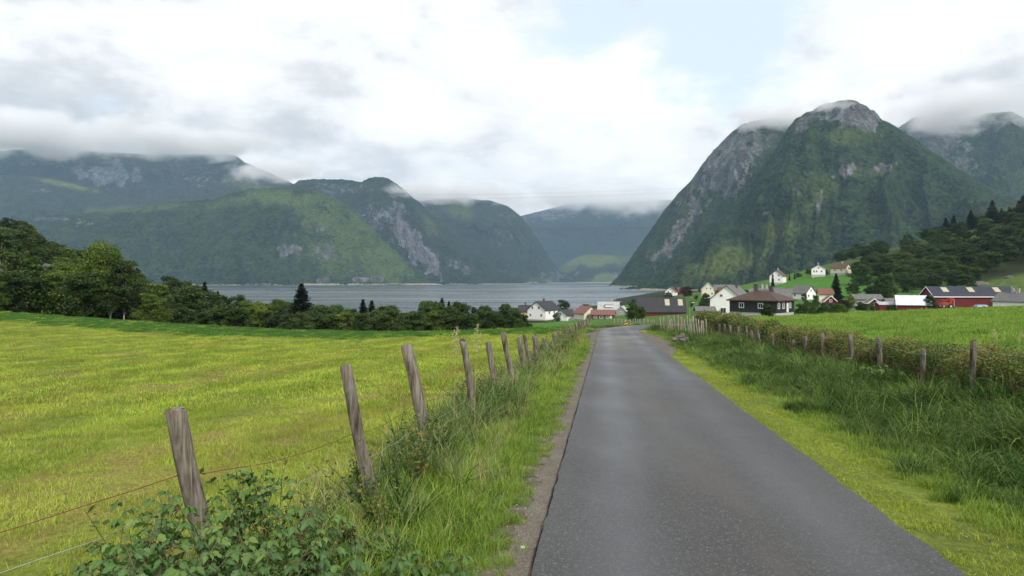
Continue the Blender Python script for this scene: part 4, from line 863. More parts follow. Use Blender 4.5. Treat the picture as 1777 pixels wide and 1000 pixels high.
def scatter(name, col_, pos, scl, rot, label, kindmat=None):
    n = len(pos); me = bpy.data.meshes.new(name); me.vertices.add(n); me.vertices.foreach_set('co', np.asarray(pos, np.float32).ravel())
    a = me.attributes.new('scl', 'FLOAT_VECTOR', 'POINT'); a.data.foreach_set('vector', np.asarray(scl, np.float32).ravel())
    a = me.attributes.new('rot', 'FLOAT_VECTOR', 'POINT'); a.data.foreach_set('vector', np.asarray(rot, np.float32).ravel())
    a = me.attributes.new('idx', 'INT', 'POINT'); a.data.foreach_set('value', rng.integers(0, 9999, n).astype(np.int32))
    o = bpy.data.objects.new(name, me); COL.objects.link(o)
    ng = bpy.data.node_groups.new(name + '_scatter', 'GeometryNodeTree'); ng.interface.new_socket('Geometry', in_out='INPUT', socket_type='NodeSocketGeometry'); ng.interface.new_socket('Geometry', in_out='OUTPUT', socket_type='NodeSocketGeometry')
    N = ng.nodes; L = ng.links; gi = N.new('NodeGroupInput'); go = N.new('NodeGroupOutput'); ci = N.new('GeometryNodeCollectionInfo'); ci.inputs[0].default_value = col_; ci.inputs['Separate Children'].default_value = True; ci.inputs['Reset Children'].default_value = True
    ip = N.new('GeometryNodeInstanceOnPoints'); ip.inputs['Pick Instance'].default_value = True
    def na(nm, ty): q = N.new('GeometryNodeInputNamedAttribute'); q.data_type = ty; q.inputs[0].default_value = nm; return q.outputs[0]
    er = N.new('FunctionNodeEulerToRotation'); L.new(na('rot', 'FLOAT_VECTOR'), er.inputs[0])
    L.new(gi.outputs[0], ip.inputs['Points']); L.new(ci.outputs[0], ip.inputs['Instance']); L.new(na('idx', 'INT'), ip.inputs['Instance Index']); L.new(er.outputs[0], ip.inputs['Rotation']); L.new(na('scl', 'FLOAT_VECTOR'), ip.inputs['Scale']); L.new(ip.outputs[0], go.inputs[0])
    md = o.modifiers.new('scatter', 'NODES'); md.node_group = ng; tag(o, label, kind='stuff'); return o
def in_bay(y, xo_): return (y > 36) & (y < 55) & (xo_ > -.47 - 1.3 * np.sin(np.clip((y - 36) / 19, 0, 1) * pi) ** .6) & (xo_ < 1) | (y > 26) & (y < 52) & (xo_ > 1) & (xo_ < 2.33 + .95 * np.sin(np.clip((y - 26) / 26, 0, 1) * pi) ** .6)
def strip_pts(xo0, xo1, y0, y1, dens0, yref, power=1.4, seed=1, margin=380, mask=None):
    """random points between two offsets from the road line, thinning with distance; scale grows to compensate"""
    r = np.random.default_rng(seed); n = int((xo1 - xo0) * (y1 - y0) * dens0); out = []
    xo_ = xo0 + (xo1 - xo0) * r.random(n); y = y0 + (y1 - y0) * r.random(n)
    keep = r.random(n) < np.minimum(1, (yref / np.maximum(y, .1)) ** power); x = xo_ + DX * y
    px = CX + F * x / np.maximum(y, .3); keep &= (px > -margin) & (px < 1777 + margin)
    py = HZ + F * (EYE - near_z(x, y)) / np.maximum(y, .3); keep &= py < 1180
    keep &= ~in_bay(y, xo_)
    if mask is not None: keep &= mask(x, y, xo_, r)
    x, y, xo_ = x[keep], y[keep], xo_[keep]; z = terr(x, y)
    gs = np.maximum(1, (y / yref)) ** (power / 2 * .8)
    return np.stack([x, y, z], 1), gs, xo_, r
def sc3(gs, r, lo=.75, hi=1.25, zpow=.3):
    k = lo + (hi - lo) * r.random(len(gs)); return np.stack([gs * k, gs * k, k * gs ** zpow], 1)
def rz3(n, r, tilt=.08): return np.stack([r.normal(size=n) * tilt, r.normal(size=n) * tilt, r.random(n) * 6.283], 1)
def grassmat(name, stops, dry=None, streak=None, trans=.3, **k):
    """blade colour with patches in the field, optionally dry mown streaks along the rows"""
    m, t = newmat(name); v = t.attr('var'); P = t.pos(); nz = t.noise(k.get('ns', .5), 4, P, .6)
    f = t.math('ADD', t.math('MULTIPLY', v, .55), t.math('MULTIPLY', nz, .8)); f = t.math('ADD', f, t.math('MULTIPLY', t.math('SUBTRACT', t.n('ShaderNodeObjectInfo', 'Random'), .5), k.get('rnd', .15)))
    c = t.ramp(f, stops)
    if dry:
        sx = t.n('ShaderNodeSeparateXYZ', None, {0: P}); xo_ = t.math('SUBTRACT', sx.outputs[0], t.math('MULTIPLY', sx.outputs[1], DX))
        q = t.n('ShaderNodeCombineXYZ', 0, {0: t.math('MULTIPLY', xo_, 1.1), 1: t.math('MULTIPLY', sx.outputs[1], .16), 2: 0.})
        s1 = t.noise(1., 5, q, .6, .3); s2 = t.noise(3.5, 4, P, .6)
        mk = t.rng(t.math('ADD', t.math('MULTIPLY', s1, .75), t.math('MULTIPLY', s2, .25)), .49, .62); c = t.mix(t.math('MULTIPLY', mk, dry[1]), c, dry[0])
    if k.get('rows'):
        sx = t.n('ShaderNodeSeparateXYZ', None, {0: P}); xo_ = t.math('SUBTRACT', sx.outputs[0], t.math('MULTIPLY', sx.outputs[1], DX)); xo_ = t.math('ADD', xo_, t.math('MULTIPLY', t.noise(.25, 3, P), 1.6))
        row = t.math('SINE', t.math('MULTIPLY', xo_, 2.3)); c = t.n('ShaderNodeVectorMath', 0, {0: c, 'Scale': t.math('MULTIPLY_ADD', row, .13, 1.0)}, operation='SCALE')
    b = t.surf(c, .6, None, .2); tr = t.n('ShaderNodeBsdfTranslucent', 0, {'Color': c}); t.out(t.n('ShaderNodeMixShader', 0, {0: trans, 1: b, 2: tr})); return m
G_MOWN = grassmat('mown_grass_blades', [(.25, (.072, .15, .012)), (.55, (.205, .31, .026)), (.85, (.42, .48, .08))], dry=((.25, .18, .06), .45), rnd=.35, rows=True)
G_RIM = grassmat('taller_field_rim_blades', [(.25, (.02, .075, .012)), (.6, (.05, .145, .022)), (.9, (.10, .22, .04))])
G_VERGE = grassmat('verge_blades', [(.25, (.05, .115, .012)), (.55, (.135, .245, .024)), (.85, (.30, .39, .07))])
G_MOSS = grassmat('mossy_verge_blades', [(.25, (.08, .14, .012)), (.55, (.21, .28, .025)), (.85, (.38, .44, .06))], dry=((.12, .10, .045), .35))
G_TALL = grassmat('tall_grass_blades', [(.2, (.025, .06, .012)), (.5, (.065, .125, .025)), (.8, (.15, .23, .06)), (.97, (.30, .32, .13))])
G_BANK = grassmat('bank_grass_blades', [(.25, (.006, .021, .003)), (.5, (.021, .064, .008)), (.75, (.065, .135, .02)), (.95, (.19, .26, .06))], ns=.9, rnd=.35)
G_PAST = grassmat('pasture_blades', [(.25, (.055, .12, .014)), (.55, (.14, .25, .03)), (.85, (.28, .40, .07))], ns=.45)
G_DRY = grassmat('dry_stalks', [(.25, (.16, .11, .055)), (.55, (.33, .25, .13)), (.85, (.52, .44, .27))])
G_WEED = leafmat('weed_leaves', [(.1, (.03, .055, .012)), (.5, (.08, .13, .025)), (.8, (.17, .2, .035)), (.97, (.3, .2, .05))], nscale=1.5)
G_DOCK = mat('rusty_seed', (.12, .03, .02), .8, .4, 20.)
# mown field
P1 = pcol('mown_near', [bl(f'mown_patch', G_MOWN, dict(n=330, rad_=.28, h0=.03, h1=.085, wd=.0042, a0=45, a1=95, seg=2, seed=s, square=True), dict(n=35, rad_=.28, h0=.06, h1=.12, wd=.005, a0=60, a1=120, seg=3, seed=s + 50, square=True, var=(.6, 1.))) for s in range(4)])
P2 = pcol('mown_far', [bl(f'mown_patch_wide', G_MOWN, dict(n=420, rad_=.55, h0=.04, h1=.10, wd=.012, a0=40, a1=90, seg=2, seed=s + 10, square=True)) for s in range(4)])
ye_ = lambda x, y, xo_: interp(xo_, YE)
pts, gs, xo_, r = strip_pts(-30, -2.0, 2.2, 14, 10.5, 14, mask=lambda x, y, xo_, r: xo_ < -2.35 + .3 * r.random(len(x)))
sc_ = sc3(gs, r, .8, 1.25); mm = vnoise(pts[:, 0] * 1.3, pts[:, 1] * .6, 77); sc_[:, 2] *= .6 + .9 * mm
scatter('mown_grass', P1, pts, sc_, rz3(len(gs), r), 'short yellow-green mown grass near the fence')
pts, gs, xo_, r = strip_pts(-72, -2.3, 13, 80, 2.0, 26, 1.1, 2, mask=lambda x, y, xo_, r: y < interp(xo_, YE) - 1)
scatter('mown_grass', P2, pts, sc3(gs, r, .8, 1.3), rz3(len(gs), r), 'mown yellow-green field grass further out')
P3 = pcol('rim', [bl('rim_patch', G_RIM, dict(n=300, rad_=.6, h0=.08, h1=.2, wd=.018, a0=15, a1=60, seg=2, seed=s + 20)) for s in range(3)])
pts, gs, xo_, r = strip_pts(-80, -1.5, 44, 86, 2.6, 90, 1, 3, mask=lambda x, y, xo_, r: (y > interp(xo_, YE) - 14 + 3 * r.random(len(x))) & (y < interp(xo_, YE) + 2))
scatter('field_rim_grass', P3, pts, sc3(gs, r), rz3(len(gs), r), 'taller fresh green grass along the far rim of the left field')
# left verge
P4 = pcol('verge', [bl('verge_tuft', G_VERGE, dict(n=80, rad_=.12, h0=.06, h1=.2, wd=.006, a0=35, a1=95, seg=3, seed=s + 30)) for s in range(4)])
pts, gs, xo_, r = strip_pts(-2.1, -.60, 2.5, 56, 75, 9, 1.35, 4, mask=lambda x, y, xo_, r: xo_ < -.64 - .22 * vnoise(y * 2.2, x * 0, 5) + .12 * r.random(len(x)) - .06 * (r.random(len(x)) < .5))
sc_ = sc3(gs, r, .6, 1.3); k_ = sstep(-.75, -1.6, xo_); sc_ *= (.55 + .75 * k_)[:, None]
scatter('verge_grass', P4, pts, sc_, rz3(len(gs), r, .15), 'short bright green grass between gravel and fence')
P5 = pcol('tallgrass', [bl('tall_tuft', G_TALL, dict(n=24, rad_=.10, h0=.3, h1=.85, wd=.014, a0=22, a1=95, seg=6, seed=s + 40), dict(n=12, rad_=.12, h0=.2, h1=.5, wd=.007, a0=30, a1=110, seg=5, seed=s + 60, var=(.5, 1))) for s in range(5)])
def tallmask(x, y, xo_, r):
    d = np.exp(-((xo_ + 1.95) / .42) ** 2) * (.22 + .3 * sstep(6.5, 8.5, y) * sstep(30, 18, y) + .8 * vnoise(x * .9, y * .9, 9)) ; d = d * np.where(y < 6.5, .6, 1.); return (r.random(len(x)) < d)
pts, gs, xo_, r = strip_pts(-2.9, -1.0, 3.2, 62, 34, 10, 1.25, 5, mask=tallmask)
sc_ = sc3(gs, r, .5, 1.15, .1); sc_[:, 2] *= .55 + .6 * sstep(5, 9, pts[:, 1]) * (1 - .45 * sstep(14, 24, pts[:, 1])) * vnoise(pts[:, 0] * .7, pts[:, 1] * .7, 19)
scatter('tall_grass', P5, pts, sc_, rz3(len(gs), r, .12), 'tall rank grass growing through the left fence')
P6 = pcol('drygrass', [bl('dry_tuft', G_DRY, dict(n=16, rad_=.12, h0=.2, h1=.75, wd=.004, a0=25, a1=70, seg=4, seed=s + 70)) for s in range(4)])
pts, gs, xo_, r = strip_pts(-2.9, -1.1, 3.2, 60, 8, 10, 1.25, 6)
scatter('dry_grass', P6, pts, sc3(gs, r, .5, 1.1, .1), rz3(len(gs), r, .2), 'pale dry grass stalks mixed in along the left fence')
def weed(seed, H=.5, nst=5, lf=.04, dens_=26, mats=None, dock=False):
    r = np.random.default_rng(seed); mb = MB()
    for k in range(nst):
        a = r.random() * 6.28; ln = .2 + .25 * r.random(); h_ = H * (.6 + .5 * r.random()); ps = [np.array([ln * h_ * t_ ** 1.5 * math.cos(a), ln * h_ * t_ ** 1.5 * math.sin(a), h_ * t_]) + (r.random(3) - .5) * .02 for t_ in np.linspace(0, 1, 6)]
        mb.tube(ps, [.004, .004, .0035, .003, .002, .001], 4, .35, 0, False)
        n = dens_; t_ = .15 + .85 * r.random(n); P_ = np.stack([np.interp(t_, np.linspace(0, 1, 6), np.array(ps)[:, j]) for j in range(3)], 1) + r.normal(size=(n, 3)) * [lf, lf, lf * .5]
        if dock and k < 3:
            n2_ = 90; t2 = .55 + .45 * r.random(n2_); Q_ = np.stack([np.interp(t2, np.linspace(0, 1, 6), np.array(ps)[:, j]) for j in range(3)], 1) + r.normal(size=(n2_, 3)) * .009
            v, f = leafquads(Q_, r.normal(size=(n2_, 3)) / 1.7, .014, r, .9); mb.add(v, f, .5, 1)
        nr = r.normal(size=(n, 3)) * .5 + [0, 0, 1]; nr /= np.linalg.norm(nr, axis=1)[:, None]; v, f = leafquads(P_, nr, lf * 1.5, r, .55); mb.add(v, f, np.repeat(np.clip(r.random(n), 0, 1), 4))
    return mb.build('weed', [G_WEED, G_DOCK], 'nolink')
P7 = pcol('weeds', [weed(s + 80, .38 + .07 * s, 5, .018 + .003 * s, 26, dock=(s == 0)) for s in range(5)])
pts, gs, xo_, r = strip_pts(-2.5, -1.25, 3.3, 56, 5.5, 10, 1.0, 7, mask=lambda x, y, xo_, r: vnoise(x * 1.1, y * 1.1, 29) > .42)
scatter('verge_weeds', P7, pts, sc3(gs, r, .6, 1.2, .1), rz3(len(gs), r, .15), 'leafy weeds and rusty dock among the grass by the left fence')
def pebble(seed):
    import bmesh
    r = np.random.default_rng(seed); bm = bmesh.new(); bmesh.ops.create_icosphere(bm, subdivisions=1, radius=1)
    for v in bm.verts: v.co = v.co * (.75 + .4 * r.random()); v.co.z *= .6
    me = bpy.data.meshes.new('pebble'); bm.to_mesh(me); bm.free(); me.materials.append(mat('pebble_%d' % seed, [(.24, .22, .19), (.13, .12, .105), (.36, .33, .29)][seed], .9, .3)); return bpy.data.objects.new('pebble', me)
PP = pcol('pebbles', [pebble(k) for k in range(3)])
pts, gs, xo_, r = strip_pts(-1.0, -.47, 3, 24, 170, 7, 1.6, 15); ps = .0035 + .009 * r.random(len(gs)) ** 3; pts[:, 2] += .002
scatter('roadside_gravel', PP, pts, np.stack([ps * gs] * 3, 1), rz3(len(gs), r, .3), 'loose small stones on the dirt strip along the left road edge')
pts, gs, xo_, r = strip_pts(2.34, 3.2, 3, 18, 40, 7, 1.6, 16); ps = .003 + .008 * r.random(len(gs)) ** 3
scatter('roadside_gravel', PP, pts, np.stack([ps * gs] * 3, 1), rz3(len(gs), r, .3), 'scattered grit in the bare patches of the right verge')
# right verge, bank and pasture
P8 = pcol('moss', [bl('moss_tuft', G_MOSS, dict(n=110, rad_=.13, h0=.02, h1=.065, wd=.005, a0=50, a1=100, seg=2, seed=s + 100)) for s in range(4)])
def mossmask(x, y, xo_, r): return (r.random(len(x)) < .25 + 1.3 * sstep(.3, .55, vnoise(x * 3.1, y * 1.3, 39))) & (xo_ > 2.27 + .12 * vnoise(y * 3, y * 0, 41))
pts, gs, xo_, r = strip_pts(2.3, 3.6, 2.5, 52, 70, 9, 1.35, 8, mask=mossmask)
scatter('mossy_verge', P8, pts, sc3(gs, r, .7, 1.3), rz3(len(gs), r), 'short yellowish mossy grass along the right road edge')
P4b = P4
pts, gs, xo_, r = strip_pts(3.0, 4.3, 2.5, 52, 40, 9, 1.35, 9)
sc_ = sc3(gs, r, .6, 1.2); sc_ *= (.6 + .6 * sstep(3.0, 3.7, xo_))[:, None]
scatter('verge_grass', P4b, pts, sc_, rz3(len(gs), r, .15), 'green grass between the mossy verge and the dark bank')
P9 = pcol('bank', [bl('bank_tuft', G_BANK, dict(n=58, rad_=.15, h0=.28, h1=.66, wd=.010, a0=30, a1=165, seg=7, seed=s + 120), dict(n=24, rad_=.2, h0=.12, h1=.3, wd=.006, a0=30, a1=110, seg=4, seed=s + 140)) for s in range(6)])
def bankmask(x, y, xo_, r): return r.random(len(x)) < sstep(3.0, 3.65, xo_ + .5 * (vnoise(x * .8, y * .8, 49) - .5))
pts, gs, xo_, r = strip_pts(3.2, 7.0, 2.5, 58, 24, 13, 1.3, 10, mask=bankmask)
sc_ = sc3(gs, r, .6, 1.2, .15); sc_ *= (.55 + .9 * vnoise(pts[:, 0] * 1.3, pts[:, 1] * 1.3, 59))[:, None]; sc_ *= (.62 + .38 * sstep(3.4, 4.4, xo_))[:, None]
scatter('bank_grass', P9, pts, sc_, rz3(len(gs), r, .2), 'long dark drooping grass on the right roadside bank')
P10 = pcol('pasture', [bl('pasture_patch', G_PAST, dict(n=320, rad_=.5, h0=.08, h1=.2, wd=.013, a0=25, a1=80, seg=3, seed=s + 160)) for s in range(4)])
pts, gs, xo_, r = strip_pts(7.3, 62, 9, 61, 3.2, 26, 1.1, 11)
scatter('pasture_grass', P10, pts, sc3(gs, r, .7, 1.2), rz3(len(gs), r), 'lush bright green pasture grass above the right bank')
# flowers
def flower(col_, nm):
    mb = MB(); mm_ = mat(nm, col_, .6, .1)
    for k in range(5):
        a = k * 1.257; mb.box((.008 * math.cos(a), .008 * math.sin(a), .25), (.012, .008, .003), a)
    mb.tube([(0, 0, 0), (.004, .002, .12), (0, 0, .249)], .0012, 3, .4, 1, False); return mb.build('flower', [mm_, G_WEED], 'nolink')
PF = pcol('yellow_flowers', [flower((.75, .6, .03), 'yellow_petals')])
pts, gs, xo_, r = strip_pts(-1.7, -.8, 3.4, 30, 1.5, 12, 1., 12)
scatter('yellow_flowers_grass', PF, pts, sc3(gs, r, .5, .95), rz3(len(gs), r), 'scattered tiny yellow flowers in the left verge')
# hedge of brambles along the right fence
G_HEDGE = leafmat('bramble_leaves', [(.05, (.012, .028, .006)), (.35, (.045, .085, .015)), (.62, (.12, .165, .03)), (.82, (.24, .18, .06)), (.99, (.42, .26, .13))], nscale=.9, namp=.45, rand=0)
STEMM = mat('bramble_stem', (.16, .07, .04), .7, .3, 10.)
def hedge():
    r = np.random.default_rng(200); mb = MB(); n = 150000
    y = np.exp(np.log(8.5) + (np.log(58) - np.log(8.5)) * r.random(n)); top = .52 + .34 * vnoise(y * .8, y * 0, 201) + .18 * vnoise(y * 2.6, y * 0, 202)
    top = top + .35 * sstep(26, 42, y)
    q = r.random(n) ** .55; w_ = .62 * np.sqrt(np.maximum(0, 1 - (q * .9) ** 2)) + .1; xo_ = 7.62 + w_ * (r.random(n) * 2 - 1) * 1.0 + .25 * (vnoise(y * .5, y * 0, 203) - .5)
    x = xo_ + DX * y; z = near_z(x, y) * 0 + interp(np.clip(xo_, 6.5, 7.5), ZR) - SL * y + top * q * (.85 + .3 * r.random(n)) - .05
    P_ = np.stack([x, y, z], 1); nr = r.normal(size=(n, 3)) * .6 + [-.25, -.25, .7]; nr /= np.linalg.norm(nr, axis=1)[:, None]
    size = .05 * np.maximum(1, y / 16) ** .75; v, f = leafquads(P_, nr, size, r, .62)
    vr = np.clip(.12 + .42 * q + .38 * (r.random(n) - .3) , 0, 1); mb.add(v, f, np.repeat(vr, 4)); return mb  # low leaves darkened for shade at the hedge foot; reddish tips are own colour
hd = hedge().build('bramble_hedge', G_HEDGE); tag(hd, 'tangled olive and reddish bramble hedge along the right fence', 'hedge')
mb = MB(); r = np.random.default_rng(210)
for k in range(420):
    y = math.exp(math.log(9) + (math.log(56) - math.log(9)) * r.random()); xo0 = 6.6 + .9 * r.random(); x = xo0 + DX * y; z = tz(x, y); a = r.random() * 6.28; h_ = .5 + .45 * r.random(); l = .2 + .4 * r.random()
    mb.tube([(x + l * t_ ** 1.3 * math.cos(a), y + l * t_ ** 1.3 * math.sin(a), z + h_ * (t_ - .45 * t_ ** 3 * (k % 2))) for t_ in (0, .3, .6, .85, 1)], [.005, .005, .004, .003, .002], 4, .5, 0, False)
tag(mb.build('bramble_stems', STEMM, hd), kind='stuff')
P11 = pcol('hedge_dry', [bl('dry_stalk_tuft', G_DRY, dict(n=10, rad_=.15, h0=.5, h1=1.15, wd=.007, a0=12, a1=45, seg=4, seed=s + 170)) for s in range(4)])
pts, gs, xo_, r = strip_pts(6.4, 7.9, 9, 57, 5, 12, .7, 13, mask=lambda x, y, xo_, r: r.random(len(x)) < .15 + sstep(22, 36, y) + .5 * (vnoise(x * .6, y * .6, 88) > .6))
scatter('dry_stalks_grass', P11, pts, sc3(gs, r, .5, 1., .1), rz3(len(gs), r, .1), 'tall dry straw-coloured stalks along the right hedge')
# rank growth around the bend
P12 = P5
pts, gs, xo_, r = strip_pts(-2.4, 5, 56, 78, 6, 80, 1, 14, mask=lambda x, y, xo_, r: (np.abs(CX + F * x / y - 1087) > 13) & (np.hypot(x[:, None] - RC[:, 0], y[:, None] - RC[:, 1]).min(1) > 2.3) & (xo_ < 3.5))
gs = np.ones(len(gs)); scatter('tall_grass', P12, pts, sc3(gs * 1.5, r, .6, 1.1, .0) * [1.4, 1.4, .55], rz3(len(gs), r), 'rank grass outside the bend of the road')
# ================================================================ fences
def postmat(name, c1, c2, c3):
    m, t = newmat(name); v = t.n('ShaderNodeTexCoord', 3); n1 = t.noise(1., 6, t.scale(v, 34, 34, 2.6), .65, .6); n2 = t.noise(1., 4, t.scale(v, 7, 7, 3), .6)
    c = t.ramp(t.math('ADD', t.math('MULTIPLY', n1, .65), t.math('MULTIPLY', n2, .4)), [(.36, c1), (.5, c2), (.68, c3)]); t.out(t.surf(c, .85, t.bump(n1, .8, .012), .15)); return m
PM = postmat('weathered_post_wood', (.018, .015, .012), (.135, .115, .092), (.29, .265, .225)); PMD = postmat('dark_post_wood', (.025, .023, .018), (.11, .10, .08), (.26, .245, .2)); PALE = postmat('pale_stake_wood', (.09, .08, .06), (.25, .22, .17), (.42, .38, .3))
RUST = mat('rusty_wire', (.16, .05, .03), .7, .3, 20.); GALV = mat('galvanised_wire', (.35, .36, .36), .45, .2, 20., 0, .5, .6)
def post(parent, base, top, r0, mat_, seed, buried=.35, chamfer=True):
    base = np.array(base, float); top = np.array(top, float); d = top - base; L_ = np.linalg.norm(d); r = np.random.default_rng(seed); n = 14; pts = []
    s_ = np.concatenate([[-buried / L_], np.linspace(0, 1, 9)]); sd_ = np.cross(d / L_, [0, 1, 0]); sd_ /= np.linalg.norm(sd_)
    for q in s_: pts.append(base + d * q + sd_ * (.012 * math.sin(q * 5 + seed)))
    rr = r0 * (1.04 - .08 * np.linspace(0, 1, len(pts))) * (1 + .03 * r.normal(size=len(pts))); pts.append(pts[-1] + d / L_ * .008); rr = np.append(rr, r0 * .82)
    mb = MB().tube(pts, rr, n, jit=.09, seed=seed); V = mb.v[0]
    sl = r.normal(size=2) * .12; hi = V[-2 * n:]; hi[:, 2] += (hi[:, 0] - pts[-1][0]) * sl[0] * 2 + (hi[:, 1] - pts[-1][1]) * sl[1] * 2
    o = mb.build('post', mat_, parent, smooth=True); return o
def P3d(px, py, D): return np.array(px2w(px, py, D))
def wire(parent, pts, rad_, mat_, sag=.03, wob=.012, seed=1, barbs=False):
    r = np.random.default_rng(seed); out = []
    for a, b in zip(pts[:-1], pts[1:]):
        a = np.array(a); b = np.array(b); n = 9
        for i in range(n):
            q = i / n; out.append(a * (1 - q) + b * q + np.array([0, 0, -4 * sag * q * (1 - q)]) + r.normal(size=3) * wob * (q > 0))
    out.append(np.array(pts[-1])); mb = MB().tube(out, rad_, 5, cap=False)
    return mb.build('wire', mat_, parent, smooth=True)
lf = empty('wire_fence', (-2.2, 4.6, 0), 0, 'leaning grey wooden post and rusty wire fence along the left verge', 'fence'); ox = Vector((2.2, -4.6, 0))
LP = [((305, 712), (372, 1010), 4.6, .066), ((597, 636), (652, 885), 6.2, .052), ((704, 601), (752, 805), 8.07, .064), ((803, 591), (826, 742), 10.7, .055), ((848, 594), (862, 712), 12.9, .055), ((874, 578), (891, 676), 15.2, .058),
      ((901, 586), (912, 655), 17.6, .06), ((909, 581), (925, 650), 18.9, .05), ((926, 584), (936, 640), 21, .065), ((929, 582), (942, 634), 23, .05), ((943, 587), (955, 624), 26, .05), ((960, 580.5), (970, 620), 29, .06), ((969, 574), (979, 612), 33, .055),
      ((986, 569), (990, 607), 37, .075), ((989, 568), (996, 602), 40, .06), ((999, 562), (1004, 594), 45, .075), ((1005, 556), (1008, 588), 49, .08), ((1009, 557), (1012, 584), 53, .08), ((1013, 556), (1015, 580), 56, .08), ((1018, 555), (1020, 577), 60, .08), ((1024, 553), (1025, 574), 65, .08)]
tops = []; bases = []
for i, (a, b, D, r0) in enumerate(LP):
    T_ = P3d(a[0], a[1], D - .1); B_ = P3d(b[0], b[1], D); zg = tz(B_[0], B_[1])
    q = (zg - B_[2]); d = T_ - B_; B_ = B_ + d * (q / d[2]); post(lf, B_ + np.array([2.2, -4.6, 0]), T_ + np.array([2.2, -4.6, 0]), r0, PM, 300 + i); tops.append(T_); bases.append(B_)
off = np.array([2.2, -4.6, 0])
def along(fr, i, side=-.07): return bases[i] * (1 - fr) + tops[i] * fr + np.array([side, 0, 0]) + off
st_ = [np.array([-3.9, 2.9, .28]) + off]
wire(lf, st_ + [along(.62, 0)] + [along(.52, 1)] + [along(.50, i) for i in range(2, 20)], .003, RUST, .06, .006, 1)
wire(lf, [np.array([-3.7, 2.7, .12]) + off] + [along(.42, 0)] + [along(.33, 1)] + [along(.3, i) for i in range(2, 20)], .0026, GALV, .04, .008, 2)
wire(lf, [np.array([-3.7, 2.7, -.05]) + off] + [along(.2, 0)] + [along(.16, 1)] + [along(.15, i) for i in range(2, 12)], .002, GALV, .03, .01, 3)
rf = empty('wire_fence', (8.5, 12, 0), 0, 'upright dark wooden post fence half buried in the right bramble hedge', 'fence'); off = np.array([-8.5, -12, 0])
RPst = [((1797, 606), (1801, 740), 11.6, .05), ((1688.5, 592), (1690, 707), 13.4, .052), ((1601, 606), (1604, 694), 15.5, .052), ((1523, 585.5), (1532, 675), 17.9, .06), ((1476, 581), (1478, 656), 20.2, .065), ((1427, 578), (1429, 640), 22.7, .06), ((1398, 585), (1402, 640), 24.6, .06), ((1377, 590), (1379, 632), 26.2, .055), ((1339, 580), (1348, 634), 29, .07),
        ((1314, 574), (1324, 625), 31, .065), ((1304, 574), (1309, 618), 32.5, .065), ((1295, 566), (1299, 612), 34, .05), ((1281, 567), (1284, 607), 36, .07), ((1267, 565), (1270, 602), 38, .065), ((1257, 563), (1259, 598), 40, .065), ((1248, 563), (1251, 594), 42, .06)]
bases = []; tops = []
for i, (a, b, D, r0) in enumerate(RPst):
    T_ = P3d(a[0], a[1], D - .03); B_ = P3d(b[0], b[1], D); zg = tz(B_[0], B_[1]); B_[2] = min(B_[2], zg + .02); post(rf, B_ + off, T_ + off, r0 * 1.0, PMD, 400 + i); tops.append(T_); bases.append(B_)
for fr, mt in ((.9, GALV), (.62, RUST)): wire(rf, [along(fr, i, -.06) for i in range(len(RPst))], .0025, mt, .03, .006, int(fr * 10))
# pale stakes beyond the hedge, near the bend
sf = empty('stake_fence', (12, 47, 0), 0, 'close row of thin pale stakes at the far end of the right hedge', 'fence'); off = np.array([-12, -47, 0]); r = np.random.default_rng(9)
for i in range(24):
    px = 1147 + i * 3.3 + r.normal() * 1.2; D = 52 - i * .42; T_ = P3d(px - 1 + r.normal() * 1.2, 545 + i * .15 + r.random() * 10, D); B_ = P3d(px + 1.5, 575 + i * .9, D); B_[2] = min(B_[2], tz(B_[0], B_[1])); post(sf, B_ + off, T_ + off, .035 + .02 * r.random(), PALE, 500 + i)
bf = empty('stake_fence', (16, 80, -4), 0, 'grey stake fence on the outside of the far road bend', 'fence'); off = np.array([-16, -80, 4])
tp = []
for i in range(22):
    px = 1066 + i * 3.3 + r.normal() * .6; D = 84 - i * .3; x = (px - CX) / F * D; z = tz(x, D); post(bf, np.array([x, D, z]) + off, np.array([x + .04 * r.normal(), D, EYE - (553 + r.random() * 3 - HZ) / F * D]) + off, .05, PALE, 600 + i)
    if i % 4 == 0: tp.append(np.array([x, D - .08, EYE - (558 - HZ) / F * D]) + off)
wire(bf, tp, .01, GALV, .02, .01, 5)
# yellow and black bend marker
mk = empty('bend_marker', (*px2w(1087, 572, 66)[:2], tz((1087 - CX) / F * 66, 66)), R(-9), 'yellow and black striped marker board at the road bend', 'road marker')
YM = mat('marker_yellow', (.75, .42, .02), .5, .1); BM = mat('marker_black', (.02, .02, .02), .5, .1)
zb = EYE - (571 - HZ) / F * 66 - mk.location.z; H_ = 12.5 / F * 66
mb = MB().tube([(0, 0, -.3), (0, 0, zb + H_ * .9)], .03, 8); mb.build('pole', GALV, mk)
mb = MB(); mb.box((0, -.05, zb + H_ / 2), (.34, .03, H_)); mb.build('board', YM, mk)
mb = MB()
for k in range(3):
    z0 = zb + .06 + k * .22; V = []
    for dy in (-.072, -.066): V += [[-.17, dy, z0], [.17, dy, z0 + .12], [.17, dy, z0 + .22], [-.17, dy, z0 + .1]]
    mb.add(V, [[0, 1, 2, 3], [4, 5, 6, 7], [0, 1, 5, 4], [3, 2, 6, 7], [0, 3, 7, 4], [1, 2, 6, 5]])
mb.build('stripe', BM, mk)
